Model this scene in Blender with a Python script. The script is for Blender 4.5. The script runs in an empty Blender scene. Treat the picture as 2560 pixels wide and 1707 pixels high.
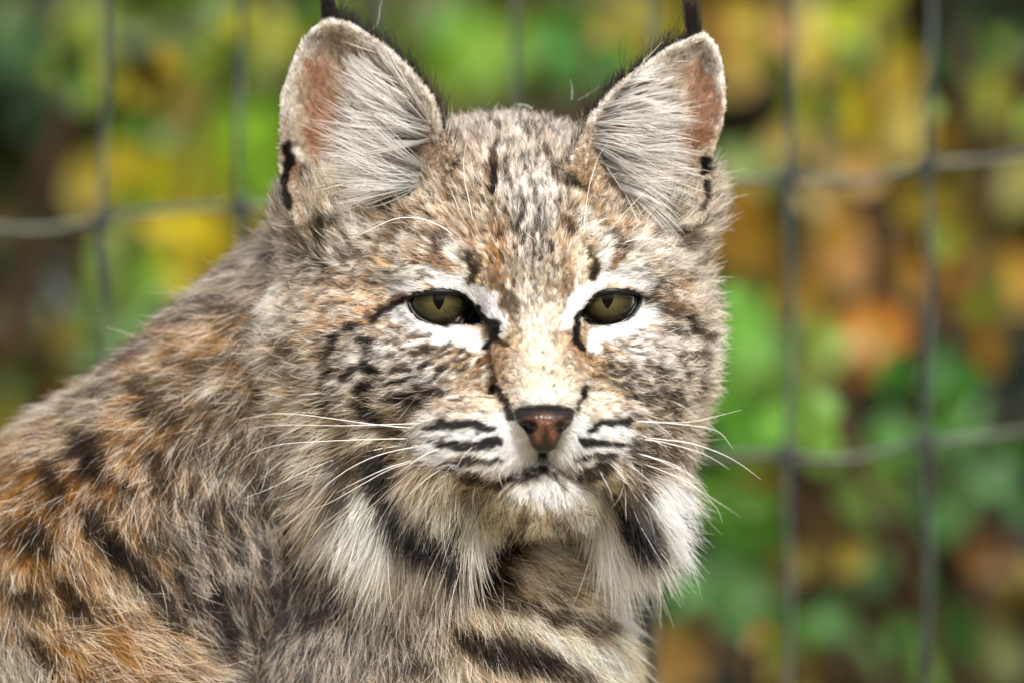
import bpy, math, random
import numpy as np
from mathutils import Vector, kdtree
from math import radians as R

# ------------------------------------------------------------------ camera, sky, sun, exposure
SC = bpy.context.scene
COL = SC.collection
U = 0.36 / 2560.0            # metres per design unit (1 unit = 0.14 mm)
ZC = 0.372                   # height of the lens and of the middle of the cat's face
DIST = 6.0                   # camera to eyes

cam_d = bpy.data.cameras.new('camera')
cam = bpy.data.objects.new('camera', cam_d)
COL.objects.link(cam)
cam.location = (0, -DIST, ZC)
cam.rotation_euler = (R(90), 0, 0)
cam_d.sensor_width = 36
cam_d.lens = 36 * DIST / 0.36
cam_d.clip_start = 0.1
cam_d.clip_end = 400
cam_d.dof.use_dof = True
cam_d.dof.focus_distance = DIST - 0.004
cam_d.dof.aperture_fstop = 5.6
SC.camera = cam

SUN_EL, SUN_AZ = 42, 12      # degrees; azimuth measured from behind the camera towards its right
world = bpy.data.worlds.new('World')
SC.world = world
world.use_nodes = True
wn = world.node_tree
sky = wn.nodes.new('ShaderNodeTexSky')
sky.sky_type = 'NISHITA'
sky.sun_disc = False
sky.sun_elevation = R(SUN_EL)
sky.sun_rotation = R(180 - SUN_AZ)
sky.dust_density = 4.0
sky.ozone_density = 1.0
bg = wn.nodes['Background']
bg.inputs['Strength'].default_value = 0.10
hs = wn.nodes.new('ShaderNodeHueSaturation')         # thin cloud: a whiter sky
hs.inputs['Saturation'].default_value = 0.45
wn.links.new(sky.outputs[0], hs.inputs['Color'])
wn.links.new(hs.outputs[0], bg.inputs['Color'])

sd = bpy.data.lights.new('sun', 'SUN')
sd.energy = 2.2
sd.angle = R(16)
sd.color = (1.0, 0.98, 0.945)
sun = bpy.data.objects.new('sun', sd)
COL.objects.link(sun)
sv = Vector((math.sin(R(SUN_AZ)) * math.cos(R(SUN_EL)), -math.cos(R(SUN_AZ)) * math.cos(R(SUN_EL)), math.sin(R(SUN_EL))))
sun.rotation_euler = sv.to_track_quat('Z', 'Y').to_euler()
sun.location = (2, -3, 4)

SC.view_settings.view_transform = 'Standard'
SC.view_settings.look = 'None'
SC.view_settings.exposure = 1.03
SC.view_settings.gamma = 1.0
SC.view_settings.use_curve_mapping = False
SC.render.engine = 'CYCLES'
SC.cycles.max_bounces = 10
SC.cycles.transparent_max_bounces = 16
SC.cycles.use_denoising = True
SC.cycles_curves.shape = 'RIBBONS'
SC.cycles_curves.subdivisions = 2

# ------------------------------------------------------------------ helpers
N_HEAD, N_BODY = 270000, 160000
rng = np.random.default_rng(7)
random.seed(7)

def to_world(p):
    """design space (x right, y away, z DOWN; units of 0.14 mm) to metres"""
    p = np.asarray(p, np.float64)
    o = np.empty_like(p)
    o[..., 0] = (p[..., 0] - 1280) * U
    o[..., 1] = p[..., 1] * U
    o[..., 2] = ZC + (853.5 - p[..., 2]) * U
    return o

def srgb(h):
    h = h.lstrip('#')
    c = np.array([int(h[i:i + 2], 16) for i in (0, 2, 4)], np.float64) / 255
    return np.where(c <= 0.04045, c / 12.92, ((c + 0.055) / 1.055) ** 2.4)

def link(o, parent=None):
    COL.objects.link(o)
    if parent is not None:
        o.parent = parent
    return o

def mesh_obj(name, verts, faces, mat, parent=None, smooth=True, origin=None):
    me = bpy.data.meshes.new(name)
    v = np.asarray(verts, np.float64)
    if origin is not None:
        v = v - np.asarray(origin)
    me.from_pydata(v.tolist(), [], [list(f) for f in faces])
    if smooth:
        me.polygons.foreach_set('use_smooth', [True] * len(me.polygons))
    me.materials.append(mat)
    me.update()
    o = bpy.data.objects.new(name, me)
    if origin is not None:
        o.location = origin
    return link(o, parent)

def fast_mesh(name, verts, quads, mat, parent=None):
    me = bpy.data.meshes.new(name)
    n, m = len(verts), len(quads)
    me.vertices.add(n)
    me.vertices.foreach_set('co', np.ascontiguousarray(verts, np.float32).ravel())
    me.loops.add(m * 4)
    me.loops.foreach_set('vertex_index', np.ascontiguousarray(quads, np.int32).ravel())
    me.polygons.add(m)
    me.polygons.foreach_set('loop_start', np.arange(0, m * 4, 4, dtype=np.int32))
    me.polygons.foreach_set('use_smooth', np.ones(m, bool))
    me.update(calc_edges=True)
    me.validate()
    me.materials.append(mat)
    return link(bpy.data.objects.new(name, me), parent)

def tag(o, label=None, cat=None, group=None, kind=None):
    for k, v in (('label', label), ('category', cat), ('group', group), ('kind', kind)):
        if v:
            o[k] = v
    return o

def empty(name, loc):
    o = bpy.data.objects.new(name, None)
    o.location = loc
    o.empty_display_size = 0.05
    return link(o)

def tube(pts, rad, sides=6):
    """vertices and faces of a tapered tube through world points"""
    pts = np.asarray(pts, np.float64)
    n = len(pts)
    rad = np.broadcast_to(np.asarray(rad, np.float64), (n,))
    t = np.gradient(pts, axis=0)
    t /= np.linalg.norm(t, axis=1)[:, None] + 1e-12
    ref = np.array([0.13, 1.0, 0.21]) if abs(t[:, 1]).max() < 0.9 else np.array([1.0, 0.1, 0.2])
    a = np.cross(t, ref); a /= np.linalg.norm(a, axis=1)[:, None]
    b = np.cross(t, a)
    ang = np.arange(sides) * 2 * math.pi / sides
    v = pts[:, None, :] + rad[:, None, None] * (np.cos(ang)[None, :, None] * a[:, None, :] + np.sin(ang)[None, :, None] * b[:, None, :])
    v = v.reshape(-1, 3)
    f = []
    for i in range(n - 1):
        for j in range(sides):
            k = (j + 1) % sides
            f.append((i * sides + j, i * sides + k, (i + 1) * sides + k, (i + 1) * sides + j))
    f.append(tuple(range(sides - 1, -1, -1)))
    f.append(tuple((n - 1) * sides + j for j in range(sides)))
    return v, f

def spline(pts, n):
    """Catmull-Rom through the points, resampled to n"""
    p = np.asarray(pts, np.float64)
    if len(p) == 2:
        return p[0] + (p[1] - p[0]) * np.linspace(0, 1, n)[:, None]
    q = np.vstack([2 * p[0] - p[1], p, 2 * p[-1] - p[-2]])
    seg = np.linalg.norm(np.diff(p, axis=0), axis=1)
    cum = np.concatenate([[0], np.cumsum(seg)])
    out = []
    for s in np.linspace(0, cum[-1], n):
        i = min(np.searchsorted(cum, s, side='right') - 1, len(p) - 2)
        u = (s - cum[i]) / max(seg[i], 1e-9)
        a, b, c, d = q[i], q[i + 1], q[i + 2], q[i + 3]
        out.append(0.5 * (2 * b + (c - a) * u + (2 * a - 5 * b + 4 * c - d) * u * u + (3 * b - a - 3 * c + d) * u ** 3))
    return np.array(out)

# reference views in which marks were measured: offset x, offset y, scale
VIEW = {'F': (0, 0, .91875), 'A': (600, 0, 3.672), 'D': (1240, 0, 3.672), 'E': (900, 580, 2.94), 'M': (950, 900, 2.94),
        'H': (1060, 250, 3.92), 'T': (600, 350, 3.92), 'L': (600, 700, 3.92), 'Q': (1400, 400, 3.92), 'C': (1400, 750, 3.92),
        'J': (600, 1000, 3.92), 'N': (1000, 1300, 2.94), 'B': (0, 600, 2.6133), 'G': (0, 1100, 2.5833), 'S': (0, 0, 1)}
def V(view, pts):
    ox, oy, k = VIEW[view]
    return np.asarray(pts, np.float64) / k + np.array([ox, oy])

# ------------------------------------------------------------------ materials
def mat_new(name):
    m = bpy.data.materials.new(name)
    m.use_nodes = True
    return m, m.node_tree.nodes, m.node_tree.links

def mat_plain(name, color, rough=0.6, spec=0.4, metal=0.0, noise=None, bump=None):
    m, n, l = mat_new(name)
    b = n['Principled BSDF']
    b.inputs['Roughness'].default_value = rough
    b.inputs['Specular IOR Level'].default_value = spec
    b.inputs['Metallic'].default_value = metal
    c = srgb(color)
    b.inputs['Base Color'].default_value = (*c, 1)
    if noise:
        tc = n.new('ShaderNodeTexCoord'); t = n.new('ShaderNodeTexNoise'); t.inputs['Scale'].default_value = noise[0]; t.inputs['Detail'].default_value = 6
        r = n.new('ShaderNodeValToRGB')
        r.color_ramp.elements[0].position = 0.35; r.color_ramp.elements[1].position = 0.68
        r.color_ramp.elements[0].color = (*srgb(noise[1]), 1); r.color_ramp.elements[1].color = (*c, 1)
        l.new(tc.outputs['Object'], t.inputs['Vector']); l.new(t.outputs['Fac'], r.inputs['Fac']); l.new(r.outputs['Color'], b.inputs['Base Color'])
        if bump:
            bp = n.new('ShaderNodeBump'); bp.inputs['Strength'].default_value = bump[0]; bp.inputs['Distance'].default_value = bump[1]
            l.new(t.outputs['Fac'], bp.inputs['Height']); l.new(bp.outputs['Normal'], b.inputs['Normal'])
    return m

def mat_fur(name, rough=0.35, radial=0.6, coat=0.0):
    m, n, l = mat_new(name)
    n.remove(n['Principled BSDF'])
    a = n.new('ShaderNodeAttribute'); a.attribute_name = 'hair_colour'
    h = n.new('ShaderNodeBsdfHairPrincipled')
    h.parametrization = 'COLOR'
    h.inputs['Roughness'].default_value = rough
    h.inputs['Radial Roughness'].default_value = radial
    h.inputs['Random Roughness'].default_value = 0.1
    h.inputs['IOR'].default_value = 1.3
    l.new(a.outputs['Color'], h.inputs['Color'])
    df = n.new('ShaderNodeBsdfDiffuse'); l.new(a.outputs['Color'], df.inputs['Color'])
    mx = n.new('ShaderNodeMixShader'); mx.inputs[0].default_value = 0.5
    l.new(h.outputs[0], mx.inputs[1]); l.new(df.outputs[0], mx.inputs[2])
    l.new(mx.outputs[0], n['Material Output'].inputs['Surface'])
    return m

def mat_attr(name, attr, rough=0.7, spec=0.2, bump=None):
    m, n, l = mat_new(name)
    b = n['Principled BSDF']
    a = n.new('ShaderNodeAttribute'); a.attribute_name = attr
    l.new(a.outputs['Color'], b.inputs['Base Color'])
    b.inputs['Roughness'].default_value = rough
    b.inputs['Specular IOR Level'].default_value = spec
    if bump:
        t = n.new('ShaderNodeTexVoronoi'); t.inputs['Scale'].default_value = bump[0]
        tc = n.new('ShaderNodeTexCoord'); l.new(tc.outputs['Object'], t.inputs['Vector'])
        bp = n.new('ShaderNodeBump'); bp.inputs['Strength'].default_value = bump[1]; bp.inputs['Distance'].default_value = bump[2]
        l.new(t.outputs['Distance'], bp.inputs['Height']); l.new(bp.outputs['Normal'], b.inputs['Normal'])
    return m
# ------------------------------------------------------------------ setting: ground, shrubs, fence
ground_m = mat_plain('pale sandy ground for bounce', '#b8a888', 0.95, 0.1, 0, (9.0, '#8a7a58'), (0.6, 0.02))  # unseen ground, made pale to bounce light up onto chin and ruff
g = 60.0
nx = 81
gx = np.sign(np.linspace(-1, 1, nx)) * np.abs(np.linspace(-1, 1, nx)) ** 2.2 * g
GX, GY = np.meshgrid(gx, gx, indexing='ij')
GZ = 0.012 * np.sin(GX * 7.1) * np.cos(GY * 6.3) * np.exp(-(GX ** 2 + GY ** 2) / 60)
gv = np.stack([GX, GY, GZ], -1).reshape(-1, 3)
gi = np.arange(nx * nx).reshape(nx, nx)
gq = np.stack([gi[:-1, :-1], gi[1:, :-1], gi[1:, 1:], gi[:-1, 1:]], -1).reshape(-1, 4)
tag(fast_mesh('ground', gv, gq, ground_m), kind='structure')

def px_to_world(fx, fy, Y):
    """point at depth Y seen at position (fx, fy) of the 2352-wide view"""
    x, z = fx / .91875, fy / .91875
    k = (DIST + Y) / DIST
    return np.array([(x - 1280) * U * k, Y, ZC + (853.5 - z) * U * k])

# ---- leaves
def leaf_material(hexc):
    m, n, l = mat_new('leaf ' + hexc.strip('#'))
    b = n['Principled BSDF']
    c = srgb(hexc)
    c = np.clip(c.mean() + (c - c.mean()) * 1.22, 0.004, 1) * np.array([0.60, 0.58, 0.33])
    t = n.new('ShaderNodeTexNoise'); t.inputs['Scale'].default_value = 60; t.inputs['Detail'].default_value = 4
    tc = n.new('ShaderNodeTexCoord'); l.new(tc.outputs['Object'], t.inputs['Vector'])
    mx = n.new('ShaderNodeMix'); mx.data_type = 'RGBA'
    l.new(t.outputs['Fac'], mx.inputs['Factor'])
    mx.inputs[6].default_value = (*np.clip(c * 0.82, 0, 1), 1)
    mx.inputs[7].default_value = (*np.clip(c * 1.12, 0, 1), 1)
    l.new(mx.outputs[2], b.inputs['Base Color'])
    b.inputs['Roughness'].default_value = 0.45
    b.inputs['Specular IOR Level'].default_value = 0.35
    tr = n.new('ShaderNodeBsdfTranslucent'); l.new(mx.outputs[2], tr.inputs['Color'])
    ms = n.new('ShaderNodeMixShader'); ms.inputs[0].default_value = 0.3
    l.new(b.outputs[0], ms.inputs[1]); l.new(tr.outputs[0], ms.inputs[2])
    l.new(ms.outputs[0], n['Material Output'].inputs['Surface'])
    return m

def leaf_shape(lobes):
    """unit leaf (length 1 along +Z from the stalk, front towards -Y), folded along its midrib and curled"""
    n = 9
    tt = np.linspace(0, 1, n)
    w = 0.36 * np.sin(math.pi * tt ** 0.8) ** 0.8 * (1 + lobes * 0.22 * np.cos(tt * math.pi * 6))
    v, f = [], []
    for i in range(n):
        curl = -0.10 * (tt[i] - 0.4) ** 2
        for s in (-1, -0.5, 0, 0.5, 1):
            v.append((s * w[i], curl - 0.10 * abs(s) * w[i] * 2 - 0.05 * math.sin(tt[i] * 9) * abs(s) * w[i], tt[i]))
    for i in range(n - 1):
        for j in range(4):
            a = i * 5 + j
            f.append((a, a + 1, a + 6, a + 5))
    return v, f

def leaf_mesh(name, lobes, mat):
    v, f = leaf_shape(lobes)
    me = bpy.data.meshes.new(name)
    me.from_pydata(v, [], f)
    me.polygons.foreach_set('use_smooth', [True] * len(me.polygons))
    me.materials.append(mat)
    return me

leaf_cache = {}
def get_leaf(hexc, lobes):
    k = (hexc, lobes)
    if k not in leaf_cache:
        leaf_cache[k] = leaf_mesh('leaf', lobes, leaf_material(hexc))
    return leaf_cache[k]

bark = mat_plain('bark', '#5a4a38', 0.9, 0.2, 0, (40, '#3a2e22'), (0.6, 0.004))

def foliage_mass(name, parent, centre, size, count, colours, lmin, lmax, seed):
    """a mass of small separate leaves filling an ellipsoid, one mesh, colour per leaf"""
    r = np.random.default_rng(seed)
    v0, f0 = leaf_shape(0.4)
    v0 = np.array(v0)[[0, 5 + 0, 5 + 4, 20, 22, 24, 30, 34, 42]]
    f0 = np.array([(0, 2, 4, 1), (1, 4, 3, 3), (2, 5, 4, 4), (3, 4, 6, 6), (4, 5, 7, 7), (6, 4, 8, 8), (4, 7, 8, 8)])
    d = r.normal(size=(count, 3)); d /= np.linalg.norm(d, axis=1)[:, None]
    rad = r.uniform(0.25, 1, count) ** 0.45
    lump = 1 + 0.22 * np.sin(d[:, 0] * 7 + seed) * np.sin(d[:, 2] * 6 + 2 * seed)
    c = np.array(centre) + d * (rad * lump)[:, None] * np.array(size)
    c[:, 2] = np.maximum(c[:, 2], 0.02)
    L = r.uniform(lmin, lmax, count)
    ax = r.normal(size=(count, 3)) * 0.9 + np.array([0, -0.25, 0.15]); ax /= np.linalg.norm(ax, axis=1)[:, None]
    nn = r.normal(size=(count, 3)) * 0.7 + np.array([0.1, -0.9, 0.6])
    sx = np.cross(nn, ax); sx /= np.linalg.norm(sx, axis=1)[:, None]
    ny = np.cross(ax, sx)
    P = c[:, None, :] + L[:, None, None] * (v0[None, :, 0:1] * sx[:, None, :] + v0[None, :, 1:2] * ny[:, None, :] + v0[None, :, 2:3] * ax[:, None, :])
    F = (f0[None] + (np.arange(count) * len(v0))[:, None, None]).reshape(-1, 4)
    faces = [tuple(q) if q[2] != q[3] else tuple(q[:3]) for q in F.tolist()]
    me = bpy.data.meshes.new(name)
    me.from_pydata(P.reshape(-1, 3).tolist(), [], faces)
    cols = np.array([srgb(h) for h in colours]) * np.array([.36, .34, .15])
    patch = (np.sin(c[:, 0] * 9 + seed) + np.sin(c[:, 2] * 11 + seed * 2) + r.normal(size=count) * 0.9) / 5 + 0.5
    ci = cols[np.clip((patch * len(cols)).astype(int), 0, len(cols) - 1)] * r.uniform(0.75, 1.2, count)[:, None]
    at = me.attributes.new('leaf_colour', 'FLOAT_COLOR', 'POINT')
    at.data.foreach_set('color', np.concatenate([np.repeat(ci, len(v0), 0), np.ones((count * len(v0), 1))], 1).astype(np.float32).ravel())
    me.materials.append(foliage_m)
    o = bpy.data.objects.new(name, me)
    link(o, parent)
    o['kind'] = 'stuff'
    return o

foliage_m, _n, _l = mat_new('foliage')
_a = _n.new('ShaderNodeAttribute'); _a.attribute_name = 'leaf_colour'
_b = _n['Principled BSDF']; _l.new(_a.outputs['Color'], _b.inputs['Base Color']); _b.inputs['Roughness'].default_value = 0.5
_t = _n.new('ShaderNodeBsdfTranslucent'); _l.new(_a.outputs['Color'], _t.inputs['Color'])
_m = _n.new('ShaderNodeMixShader'); _m.inputs[0].default_value = 0.3
_l.new(_b.outputs[0], _m.inputs[1]); _l.new(_t.outputs[0], _m.inputs[2]); _l.new(_m.outputs[0], _n['Material Output'].inputs['Surface'])

def stems(parent, base, tops, name='branch'):
    for t in tops:
        mid = (np.array(base) * 0.45 + np.array(t) * 0.55) + np.array([random.uniform(-.03, .03), random.uniform(-.03, .03), 0.03])
        p = spline([base, mid, t], 8)
        v, f = tube(p, np.linspace(0.008, 0.0025, 8), 6)
        mesh_obj(name, v, f, bark, parent)

# blobs of leaf behind the fence, near-black ones painting in shaded gaps: shrub, x, y in the 2352 view, half size, colour
LEAVES_AND_GAPS = '''
Y 190 60 60 8a9a10|Y 215 175 52 a0a850|Y 120 225 48 4a7a20|Y 450 160 66 86a03e|Y 415 225 48 a8944a|Y 620 70 52 a0a400|Y 612 140 40 8a9408
Y 300 300 60 4a6a10|Y 455 385 82 b0bc50|Y 345 405 70 beb61c|Y 205 432 56 b0a010|Y 440 545 92 d4c400|Y 505 595 62 b8a800|Y 540 300 60 8fb445
Y 600 300 56 8ec03f|Y 600 420 50 7aa520|Y 400 640 72 8fb89c|Y 190 740 72 8fb488|Y 335 625 55 7aa050|Y 300 705 62 90b890|Y 45 110 70 4a6a55
Y 100 835 66 7c6018|Y 55 905 60 6c5412|Y 20 985 52 9a9a10|Y 150 865 52 6a6a18|Y 35 700 60 7a6030|Y 330 60 60 4f6410|Y 265 505 40 6f8a18
Y 420 90 50 4a5c12|Y 250 30 40 5c7020|Y 20 30 46 5f7a48|Y 120 790 46 4a6a28|Y 60 500 50 4a4012|Y 500 60 45 5a7a10
C 980 120 62 5a7a20|C 1060 95 82 7ab048|C 1150 110 72 a0c878|C 1090 168 55 8aa848|C 1260 60 60 4a7a20|C 1350 130 72 4a8a40|C 1405 35 50 a8a060
C 1500 45 56 b4ac00|C 1100 215 55 6a5a18|C 950 205 55 7a8a40|C 900 45 60 4f6418|C 700 30 50 4a7010|C 1440 180 60 3f7a38|C 1020 40 50 5f9030
C 1540 130 48 8a9a18|C 860 130 50 6f9a30|C 1200 205 44 44600f|C 1310 30 46 35600f
A 1690 60 68 a08050|A 1755 115 60 b0a048|A 1850 60 60 c0b870|A 1950 60 70 a8b840|A 2030 110 60 9a9a18|A 2010 165 52 6a8a50|A 1700 155 52 b08a60
A 1850 112 60 d0c488|A 1880 235 62 8a9200|A 1960 222 52 b0a000|A 1860 300 52 8a7a20|A 2060 180 60 c0a860|A 2000 275 62 c8b840|A 2095 300 66 ecdca6
A 1930 372 62 c8b8a0|A 1700 390 56 a8c890|A 1990 392 52 7a5a10|A 2280 165 62 7a9a00|A 2200 132 52 c0a878|A 2300 225 60 b0b850|A 2200 300 62 a08a10
A 2250 235 52 8aa070|A 2335 420 72 8a8a10|A 2200 450 56 6a6010|A 1700 472 62 a88030|A 1690 545 76 8e701f|A 1780 605 70 7a6420|A 1950 560 92 b48a62
A 1920 500 60 a88858|A 1990 625 60 a08040|A 1850 680 62 8a7030|A 2200 700 56 c69466|A 2270 650 52 6a7a10|A 2332 640 58 d4a870|A 2010 760 66 cc8c48
A 1990 812 52 b07838|A 2100 642 56 b08848|A 2270 785 56 a88444|A 2230 560 56 7a8a20|A 1790 330 50 c8b890|A 2120 480 55 94862a|A 2060 420 45 6a5a18
G 1700 742 74 80b868|G 1740 805 62 6a9a40|G 1900 790 52 88a848|G 1870 835 52 9aa878|G 1830 905 62 5a7a30|G 2150 850 62 2f7020|G 2200 930 72 5a9a48
G 2232 965 62 6aa860|G 1700 985 72 5a9040|G 1880 1000 62 7aa858|G 1750 1105 62 6a6a30|G 1700 1205 82 4a7a28|G 1900 1185 72 4a3a28|G 1905 1255 60 5a4a30
G 2000 1132 62 5a7a38|G 2170 1125 76 84b496|G 2150 1185 52 5f9060|G 2250 1060 62 3a6a30|G 1850 1285 62 8a8040|G 1650 1325 66 5a8a60|G 1700 1385 82 5a8a48
G 1600 1345 56 6a9a70|G 2000 1305 62 4a6a4a|G 2330 1330 62 7a7028|G 2280 1272 56 7a5a18|G 1560 1505 66 cca87a|G 1530 1548 56 c4a888|G 1750 1535 52 9a8a50
G 1800 1455 62 5a8a30|G 1982 1532 62 5a9050|G 2200 1442 72 3a6a38|G 2150 1545 52 6a9a50|G 2300 1502 60 5a6030|G 1700 850 60 62a040|G 1650 900 56 7ab060
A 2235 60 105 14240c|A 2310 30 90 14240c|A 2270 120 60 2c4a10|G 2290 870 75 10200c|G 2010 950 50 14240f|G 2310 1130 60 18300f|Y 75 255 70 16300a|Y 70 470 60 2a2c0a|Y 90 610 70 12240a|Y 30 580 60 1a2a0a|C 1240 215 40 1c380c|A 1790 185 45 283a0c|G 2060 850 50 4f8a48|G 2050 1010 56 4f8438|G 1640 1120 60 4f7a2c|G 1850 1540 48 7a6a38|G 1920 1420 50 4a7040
'''
shrub_def = {'Y': ('shrub', 'yellow and lime leaved shrub behind the fence, beside the bobcat\'s back', -0.24, ['#1c3008', '#23400c', '#35520f', '#4d6410', '#707a10', '#3f4a10']),
             'C': ('shrub', 'fresh green leafy shrub showing between the bobcat\'s two ears', 0.02, ['#16300a', '#1f400e', '#2e5414', '#40701e', '#56842a', '#2a4a10']),
             'A': ('shrub', 'tall autumn shrub with tan, orange and olive leaves behind the fence', 0.22, ['#20300c', '#36420e', '#56520f', '#6a5414', '#7a6a2a', '#4a3a10']),
             'G': ('shrub', 'low green and blue-green bush below the autumn leaves behind the fence', 0.19, ['#10240c', '#1a3a12', '#244a1c', '#336028', '#45703a', '#2a3a18'])}
roots = {}
for k, (nm, lab, bx, cols) in shrub_def.items():
    Yb = {'Y': 1.6, 'C': 1.75, 'A': 1.5, 'G': 1.35}[k]
    roots[k] = empty(nm, (bx, Yb, 0))
    tag(roots[k], lab, 'shrub', 'shrubs growing along the wire fence')
tips = {k: [] for k in roots}
lr = random.Random(11)
toks = [t.split() for t in LEAVES_AND_GAPS.replace('\n', '|').split('|') if t.strip()]
small = []
for _ in range(150):                                    # smaller leaves between the big ones
    k, fx, fy, rr, hx = lr.choice(toks)
    small.append((k, float(fx) + lr.uniform(-120, 120), float(fy) + lr.uniform(-110, 110), lr.uniform(22, 42), hx))
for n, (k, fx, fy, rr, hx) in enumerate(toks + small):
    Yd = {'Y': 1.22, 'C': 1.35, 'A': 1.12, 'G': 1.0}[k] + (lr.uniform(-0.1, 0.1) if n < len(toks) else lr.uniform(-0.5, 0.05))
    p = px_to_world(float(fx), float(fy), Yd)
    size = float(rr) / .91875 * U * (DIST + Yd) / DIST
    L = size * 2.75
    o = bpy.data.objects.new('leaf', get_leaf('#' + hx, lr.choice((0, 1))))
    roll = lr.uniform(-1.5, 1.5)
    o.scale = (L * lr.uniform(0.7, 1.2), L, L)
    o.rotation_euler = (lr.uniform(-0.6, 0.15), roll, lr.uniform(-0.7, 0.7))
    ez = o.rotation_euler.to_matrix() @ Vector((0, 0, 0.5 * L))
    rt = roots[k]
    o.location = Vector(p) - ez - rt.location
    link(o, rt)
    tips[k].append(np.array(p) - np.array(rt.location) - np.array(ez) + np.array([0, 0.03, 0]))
for k, rt in roots.items():
    cols = shrub_def[k][3]
    tp = tips[k]
    lr.shuffle(tp)
    stems(rt, (0, 0.02, 0), tp[:16])
spec = {'Y': ((-0.08, 0.15, 0.42), (0.33, 0.22, 0.40), 2600), 'C': ((0.0, 0.18, 0.45), (0.26, 0.2, 0.42), 2200),
        'A': ((0.04, 0.2, 0.46), (0.30, 0.22, 0.42), 2600), 'G': ((0.03, 0.15, 0.17), (0.36, 0.2, 0.24), 2200)}
for i, (k, (c, s, n)) in enumerate(spec.items()):
    foliage_mass('foliage', roots[k], c, s, n, shrub_def[k][3], 0.035, 0.065, 20 + i)
# the hedge closing the view beyond the shrubs
hedge = empty('hedge', (0, 3.0, 0))
tag(hedge, 'dark green hedge filling the view beyond the shrubs', 'hedge')
for i, (cx, cz, sx, sz) in enumerate(((-1.1, 0.6, 0.75, 0.75), (-0.35, 0.65, 0.65, 0.8), (0.4, 0.62, 0.65, 0.78), (1.15, 0.6, 0.75, 0.75))):
    foliage_mass('foliage', hedge, (cx, 0, cz), (sx, 0.32, sz), 3800, ['#0a1605', '#12240a', '#1c3410', '#2a4416', '#3a5018', '#20300e'], 0.05, 0.1, 40 + i)
stems(hedge, (-0.4, 0, 0), [(-0.9, 0, 0.7), (-0.5, 0.05, 0.9), (-0.2, 0, 0.7)], 'branch')
stems(hedge, (0.5, 0, 0), [(0.9, 0, 0.7), (0.5, 0.05, 0.9), (0.2, 0, 0.7)], 'branch')

# ---- woven wire fence
FY = 0.45
strand_m = mat_plain('galvanised line wire painted top-lit', '#62675a', 0.6, 0.4, 0.1, (45, '#3a3f35'), (0.3, 0.0004))  # paler than the uprights: light from above put into the colour
wire_m = mat_plain('weathered galvanised wire', '#4c544f', 0.6, 0.4, 0.2, (38, '#262c29'), (0.3, 0.0004))
knot_m = mat_plain('weathered fence knot', '#454a46', 0.7, 0.3, 0.1, (150, '#2f3330'), (0.3, 0.0004))
fence = empty('wire_fence', (0, FY, 0))
tag(fence, 'grey woven wire fence with oblong meshes standing behind the bobcat', 'fence')
def fpt(fx, fy, dy=0.0):
    p = px_to_world(fx, fy, FY)
    return np.array([p[0], dy, p[2]])
vx = {0: 238, 1: 550, 2: 868, 3: 1185, 4: 1500, 5: 1815, 6: 2133}
for i in range(-3, 10):
    vx.setdefault(i, 238 + 316 * i)
def hz(fx, k):
    """height in view pixels of horizontal wire k (0 = the one at the bobcat's brow) at view x"""
    tab = [(-1000, 560), (0, 522), (120, 524), (238, 508), (400, 474), (550, 480), (868, 462), (1185, 452), (1500, 425), (1660, 412), (1815, 412), (1950, 418), (2133, 382), (2352, 352), (3300, 300)]
    tab2 = [(-1000, 1180), (0, 1150), (550, 1120), (1185, 1085), (1500, 1050), (1660, 1042), (1815, 1052), (1950, 1050), (2133, 1020), (2240, 996), (2352, 992), (3300, 960)]
    xs0, ys0 = zip(*(tab if k != 1 else tab2))
    return float(np.interp(fx, xs0, ys0)) + (0 if k in (0, 1) else 632 * k)
base_k = 4
for k in range(-3, base_k):
    xs = np.linspace(238 - 316 * 3.3, 238 + 316 * 9.3, 90)
    ys = np.array([hz(x, k) for x in xs])
    ys = np.convolve(np.pad(ys, 1, 'edge'), [.25, .5, .25], 'valid') + 5 * np.sin(xs / 316 * 2 * math.pi + k)
    pts = np.array([fpt(x, y, 0.004) for x, y in zip(xs, ys)])
    if pts[:, 2].min() < 0.01:
        continue
    v, f = tube(pts, 0.0014, 8)
    mesh_obj('horizontal_wire', v, f, strand_m, fence)
ytop, ybot = hz(1185, -3) - 150, 853.5 * .91875 + (ZC + 0.05) / (U * (DIST + FY) / DIST) * .91875
for i, x0 in sorted(vx.items()):
    ys = np.linspace(ytop, ybot, 60)
    xs = x0 + 5 * np.sin(ys / 632 * 2 * math.pi + i * 1.3) - (ys - 500) * 0.004
    v, f = tube(np.array([fpt(x, y, -0.001) for x, y in zip(xs, ys)]), 0.0013, 8)
    mesh_obj('vertical_wire', v, f, wire_m, fence)
    for k in range(-2, 4):
        c = fpt(float(np.interp(hz(x0, k), ys, xs)), hz(x0, k))
        if c[2] < 0.03:
            continue
        th = np.linspace(0, 4.2 * math.pi, 26)
        rr = 0.0030
        pts = np.stack([c[0] + rr * np.cos(th) * 0.9, c[1] + 0.001 + rr * np.sin(th), c[2] + (th / th[-1] - 0.5) * 0.008], 1)
        v, f = tube(pts, 0.0016, 5)
        mesh_obj('knot', v, f, knot_m, fence)
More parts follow.
